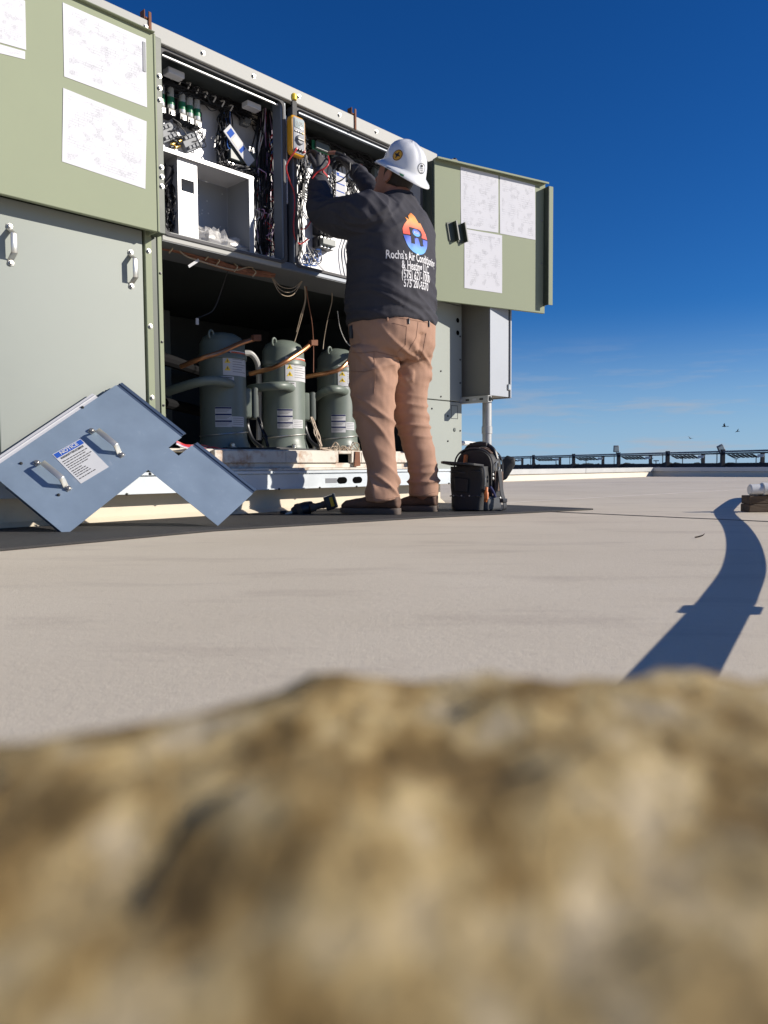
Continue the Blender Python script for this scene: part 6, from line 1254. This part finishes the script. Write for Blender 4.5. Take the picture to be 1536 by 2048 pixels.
# nose, brow, lips, ears
mb.rings([ell(HD((0, y, z)), HL, HU, a, c_, 10) for y, z, a, c_ in ((0.07, -0.01, 0.016, 0.03), (0.098, -0.022, 0.013, 0.022), (0.114, -0.034, 0.011, 0.012), (0.119, -0.037, 0.005, 0.005))])
mb.rings([ell(HD((x, 0.082 - 9 * x * x, 0.018)), HU, HF, 0.008, 0.010, 8) for x in (-0.05, -0.03, 0, 0.03, 0.05)])
for z, r_ in ((-0.062, 0.006), (-0.073, 0.007)): mb.rings([ell(HD((x, 0.084 - 12 * x * x, z)), HU, HF, r_ * (1 - abs(x) * 22), 0.008, 8) for x in (-0.026, -0.013, 0, 0.013, 0.026)])
for sg in (-1, 1):
    mb.rings([ell(HD((sg * x, -0.012 - dy_, -0.012)), (HF * 0.9 + HU * 0.2).normalized(), (HU - HF * 0.2).normalized(), a, b_, 14) for x, a, b_, dy_ in ((0.066, 0.016, 0.027, 0), (0.078, 0.018, 0.031, 0.004), (0.088, 0.021, 0.034, 0.010), (0.092, 0.016, 0.028, 0.013), (0.088, 0.010, 0.02, 0.012))])
limb(mb, [at(796, 412, 3.85), at(797, 392, 3.86), HD((0, -0.012, -0.06))], [0.068, 0.062, 0.058], 20)
mb.rings([ell(c, LFT, FWD, a * 0.82, b_ * 0.82, 24, 2.2) for c, a, b_ in tor[:-1]])
mb.rings([ell(c, LFT, FWD, a, b_, 24, 2.2) for c, a, b_ in ((at(783, 650, 3.825), 0.17, 0.15), (at(786, 690, 3.825), 0.165, 0.145), (at(790, 716, 3.825), 0.12, 0.09))])
limb(mb, [LS, LS.lerp(LE, 0.5), LE, LFM, LW], [0.07, 0.06, 0.048, 0.040, 0.028], 14); limb(mb, [RS, RS.lerp(RE, 0.5), RE, RFM, RW], [0.07, 0.06, 0.048, 0.040, 0.028], 14)
limb(mb, [at(*p) for p in lp], [0.085, 0.08, 0.07, 0.058, 0.052, 0.046, 0.044, 0.042, 0.04], 14); limb(mb, [at(*p) for p in rp_], [0.08, 0.075, 0.064, 0.054, 0.05, 0.046, 0.044, 0.042, 0.04], 14)
me = remesh(mb, 0.0058, 2); finish('body', me, 'skin', person, True, 180)
for sg in (-1, 1):
    mb = MB(); mb.lathe([(0.002, 0.006), (0.007, 0.005), (0.011, 0.0), (0.008, -0.006)], HD((sg * 0.031, 0.083, -0.002)), HF, 12); e_ = mb.build('eye', 'label', person)
    MB().lathe([(0.001, 0.0075), (0.005, 0.006), (0.005, 0.004)], HD((sg * 0.031, 0.0835, -0.002)), HF, 10).build('iris', 'blackink', e_)
# short hair at nape and temples
mb = MB(); rg = []
for z, a, b_, yo in ((-0.046, 0.066, 0.078, -0.016), (-0.03, 0.073, 0.086, -0.010), (-0.01, 0.078, 0.094, -0.007), (0.03, 0.082, 0.101, -0.007), (0.07, 0.076, 0.094, -0.009), (0.10, 0.05, 0.06, -0.009)):
    ring = []
    for k in range(21): t_ = R(-28 - 124 * 2 * 0 - (k / 20) * 0) ; a_ = R(168 + 204 * k / 20); ring.append(HD((math.cos(a_) * a, yo + math.sin(a_) * b_, z + 0.004 * noise.noise((k, z * 50, 0)))))
    for k in range(20, -1, -1): a_ = R(168 + 204 * k / 20); ring.append(HD((math.cos(a_) * a * 0.92, yo + math.sin(a_) * b_ * 0.92, z)))
    rg.append(ring)
mb.rings(rg); mb.build('hair', 'hair', person, angle=180)

# hard hat
TA = R(33); HTU = (ZX * math.cos(TA) + NX * math.sin(TA)).normalized(); HTF = (-NX * math.cos(TA) + ZX * math.sin(TA)).normalized(); HTL = HTU.cross(HTF).normalized()
HTC = at(806, 345, 3.86)
def HH(p): return HTC + HTL * p[0] + HTF * p[1] + HTU * p[2]
mb = MB(); rg = []; n = 72
def hat_r(a, t_):                                                    # dome radius with three raised ribs
    rib = 0.0
    return rib
prof = [(-0.006, 1.36, 1.0), (-0.0085, 1.42, 1.0), (-0.004, 1.43, 1.0), (0.004, 1.36, 1.0), (0.012, 1.18, 1.0), (0.017, 1.06, 1), (0.024, 1.02, 1), (0.04, 1.0, 1), (0.065, 0.955, 1), (0.09, 0.865, 1), (0.11, 0.74, 1), (0.126, 0.57, 1), (0.136, 0.38, 1), (0.141, 0.2, 1), (0.1425, 0.05, 1)]
for z, s_, _ in prof:
    ring = []
    for k in range(n):
        a = 2 * math.pi * k / n; x, y = math.cos(a) * 0.098 * s_, math.sin(a) * 0.122 * s_; zz = z
        if s_ > 1.05: x = math.cos(a) * (0.098 + (s_ - 1) * 0.088); y = math.sin(a) * (0.122 + (s_ - 1) * 0.085); zz -= 0.016 * (s_ - 1.05) * (abs(math.sin(a)) ** 2) * 2
        elif z > 0.035:
            up_ = min(1, (z - 0.035) / 0.05)
            for cx_, w_, h_ in ((0.0, 0.016, 0.009), (0.042, 0.013, 0.006), (-0.042, 0.013, 0.006)):
                g_ = max(0.0, min(1.0, (w_ - abs(x - cx_)) / 0.004 + 0.5)); fr_ = 1.0 if cx_ == 0 else (1.0 if abs(y) < 0.095 else 0.0)
                zz += h_ * g_ * up_ * fr_ * (0.3 + 0.7 * (1 - s_)); y *= 1 + 0.045 * g_ * up_ * fr_ * (1 if cx_ == 0 else 0.5)
        if zz > 0.02: y += 0.16 * (zz - 0.02); zz = 0.02 + (zz - 0.02) * 0.97
        ring.append((x, y, zz))
    rg.append(ring)
mb = MB(HH); mb.rings(rg, cap=False); mb.add([(0, 0.022, 0.146)] + rg[-1], [(0, k + 1, (k + 1) % n + 1) for k in range(n)])
inn = [[(x * 0.97, y * 0.97, z - 0.005) for x, y, z in rg[i]] for i in range(4, len(rg) - 1)]
hat = mb.build('hard_hat', 'hat', person, angle=60); hat['label'] = 'white full brim hard hat with round stickers'
hat.data.update(); hb = BVHTree.FromPolygons([WMX[hat.name] @ v.co for v in hat.data.vertices], [tuple(p.vertices) for p in hat.data.polygons])
def sticker(x, y, r, m, name, parent=hat, lift=0.0012, ring=None, sq=None, rot=0):
    d = ray(x, y).normalized(); h = hb.ray_cast(CP, d, 9)
    if not h[0]: return
    nn = h[1] if h[1].dot(d) < 0 else -h[1]; tx = ZX.cross(nn).normalized(); ty = nn.cross(tx); pts = []
    if sq: lst = [(sx * sq[0] * i / 4, sy * sq[1]) for sy, rngx in ((1, range(-4, 5)), (-1, range(4, -5, -1))) for i in rngx for sx in (1,)]
    else: lst = [(r * math.cos(2 * math.pi * k / 28), r * math.sin(2 * math.pi * k / 28)) for k in range(28)]
    def prj(a, c_, l_):
        a, c_ = a * math.cos(rot) - c_ * math.sin(rot), a * math.sin(rot) + c_ * math.cos(rot)
        p = h[0] + tx * a + ty * c_ + nn * 0.03; g_ = hb.ray_cast(p, -nn, 0.06); return (g_[0] if g_[0] else p - nn * 0.03) + nn * l_
    if ring: 
        a_ = [prj(x_, y_, lift) for x_, y_ in lst]; b_ = [prj(x_ * ring, y_ * ring, lift) for x_, y_ in lst]; k_ = len(lst); me = bpy.data.meshes.new(name); me.from_pydata(a_ + b_, [], [(i, (i + 1) % k_, k_ + (i + 1) % k_, k_ + i) for i in range(k_)])
    else:
        V, Fc = fill(lst, 0.008); me = bpy.data.meshes.new(name); me.from_pydata([prj(a, c_, lift) for a, c_ in V], [], Fc)
    return finish(name, me, m, parent, True, 180)
M['stick'] = mat('sticker_amber', (0.72, 0.36, 0.03), 0.4, var=0.04)
sticker(795, 310, 0.027, 'stick', 'round_sticker'); sticker(795, 310, 0.026, 'blackink', 'sticker_ring', lift=0.0020, ring=0.90); sticker(795, 310, 0.008, 'blackink', 'sticker_star', lift=0.0020)
for r0 in (45, 135): sticker(795, 310, 0, 'blackink', 'sticker_star', lift=0.0024, sq=(0.016, 0.0028), rot=R(r0 + 10))
sticker(844, 337, 0.024, 'blackink', 'emblem_ring', ring=0.88, lift=0.0014); sticker(844, 332, 0, 'blackink', 'emblem_mark', sq=(0.006, 0.005), lift=0.0018)
for k, w_ in ((337, 0.011), (341, 0.010), (345, 0.007)): sticker(844, k, 0, 'ink', 'emblem_line', sq=(w_, 0.0013), lift=0.0018)
sticker(803, 349, 0, 'label', 'maker_plate', sq=(0.014, 0.008), rot=-0.45, lift=0.0018); sticker(803, 350, 0, 'fusegreen', 'maker_plate_print', sq=(0.011, 0.0045), rot=-0.45, lift=0.0026)
sticker(777, 336, 0, 'greyplas', 'accessory_slot', sq=(0.013, 0.002), rot=-0.5, lift=0.0015)

# gloved hands
def hand(wr, dirv, nrm, sgn, curls, name_m='glove', open_finger=None, splay=0.10):
    d = Vector(dirv).normalized(); nb = (Vector(nrm) - d * Vector(nrm).dot(d)).normalized(); s_ = d.cross(nb).normalized() * sgn   # nb: back of the hand, s_: towards the thumb
    P = lambda a, b_, c_: wr + d * a + s_ * b_ + nb * c_
    mb = MB(); mb.rings([ell(P(a, o_, 0), s_, nb, w, t_, 18, 2.6) for a, w, t_, o_ in ((-0.035, 0.034, 0.030, 0), (0.0, 0.033, 0.026, 0), (0.025, 0.040, 0.024, 0.002), (0.055, 0.046, 0.021, 0.0), (0.085, 0.045, 0.017, -0.001), (0.096, 0.040, 0.013, -0.002))])
    tips = []
    for i, (b0, ln, r_) in enumerate(((0.033, 0.080, 0.0105), (0.012, 0.088, 0.0108), (-0.010, 0.082, 0.0103), (-0.031, 0.064, 0.0092))):
        c_ = curls[i]; p = P(0.082, b0, 0.0); ang = 0.0; pts = [P(0.06, b0 * 0.9, 0), p]; 
        for seg_, fr_ in enumerate((0.46, 0.31, 0.25)):
            ang += c_ * (0.85, 1.0, 0.7)[seg_]; dd = d * math.cos(ang) - nb * math.sin(ang) + s_ * splay * b0 / 0.033; p = p + dd.normalized() * ln * fr_; pts.append(p)
        P_ = spl(pts, 3); rr = [r_ * (1.02 - 0.22 * k / (len(P_) - 1)) for k in range(len(P_))]; mb.tube(P_, rr, 10); mb.lathe([(rr[-1] * 0.98, 0), (rr[-1] * 0.7, rr[-1] * 0.6), (rr[-1] * 0.1, rr[-1] * 0.9)], P_[-1], P_[-1] - P_[-2], 10); tips.append((P_, rr))
    tp = [P(0.010, 0.026, -0.004), P(0.035, 0.046, -0.014), P(0.060, 0.056, -0.026), P(0.082, 0.050, -0.038)]; P_ = spl(tp, 3); rr = [0.015 - 0.004 * k / (len(P_) - 1) for k in range(len(P_))]; mb.tube(P_, rr, 10); mb.lathe([(rr[-1] * 0.98, 0), (rr[-1] * 0.7, 0.007), (0.001, 0.010)], P_[-1], P_[-1] - P_[-2], 10)
    me = remesh(mb, 0.0036, 2); g_ = finish('glove', me, name_m, person, True, 180)
    mb = MB(); mb.rings([ell(P(a, 0, 0), s_, nb, w, t_, 20, 2.4) for a, w, t_ in ((-0.040, 0.040, 0.036), (-0.036, 0.042, 0.038), (-0.006, 0.0375, 0.031), (0.0, 0.036, 0.029))]); cf = mb.build('glove_cuff', 'gloveg', g_)
    q0 = P(-0.03, 0.004, 0.0385); mb = MB(); mb.prism([P(-0.030, -0.022, 0.034), P(-0.030, 0.022, 0.034), P(-0.014, 0.020, 0.0315), P(-0.014, -0.020, 0.0315)], nb * 0.004); mb.build('cuff_badge', 'gloved', g_)
    for i in range(4): b0 = (0.033, 0.012, -0.010, -0.031)[i]; mb = MB(); mb.lathe([(0.010, 0), (0.008, 0.004), (0.002, 0.006)], P(0.084, b0 * 0.95, 0.012), nb, 10); mb.build('knuckle_pad', 'gloveg', g_)
    if open_finger is not None:
        P_, rr = tips[open_finger]; k = len(P_) // 2 + 1; mb = MB(); mb.tube(P_[k:], [r_ * 1.08 for r_ in rr[k:]], 10); mb.lathe([(rr[-1] * 1.06, 0), (rr[-1] * 0.75, rr[-1] * 0.6), (rr[-1] * 0.1, rr[-1])], P_[-1], P_[-1] - P_[-2], 10); mb.build('bare_fingertip', 'skin', person)
    return g_
hand(at(640, 345, 3.99), at(643, 318, 4.02) - at(640, 345, 3.99), -FWD + UX * 0.2, -1, (0.75, 0.85, 0.9, 0.9))
hand(at(708, 338, 4.205), at(684, 317, 4.24) - at(708, 338, 4.205), (-FWD * 0.6 + UX * 0.6 + ZX * 0.5), -1, (0.35, 0.75, 0.85, 0.9), open_finger=0)
# thin test leads in his hands
wire_w = lambda pts, m, r, nm='test_probe_lead': tag(rebase(MB().tube(spl(pts, 8), r, 6).build(nm, m)), '', '')
o = MB(); o.tube(spl([at(624, 357, 3.93), at(634, 345, 3.93), at(650, 336, 3.93), at(658, 325, 3.95), at(656, 312, 4.05)], 8), 0.0042, 6); o = o.build('probe_lead', 'wirered'); tag(rebase(o), 'red test lead crossing the glove cuff of the raised hand', 'test lead')
o = MB(); o.tube(spl([at(700, 326, 4.16), at(699, 342, 4.16), at(692, 352, 4.17), at(680, 362, 4.19), at(664, 366, 4.22), at(655, 360, 4.25)], 8), 0.0034, 6); o = o.build('probe_lead', 'wireblk'); tag(rebase(o), 'black test lead looping below the other glove beside the paper tag', 'test lead')
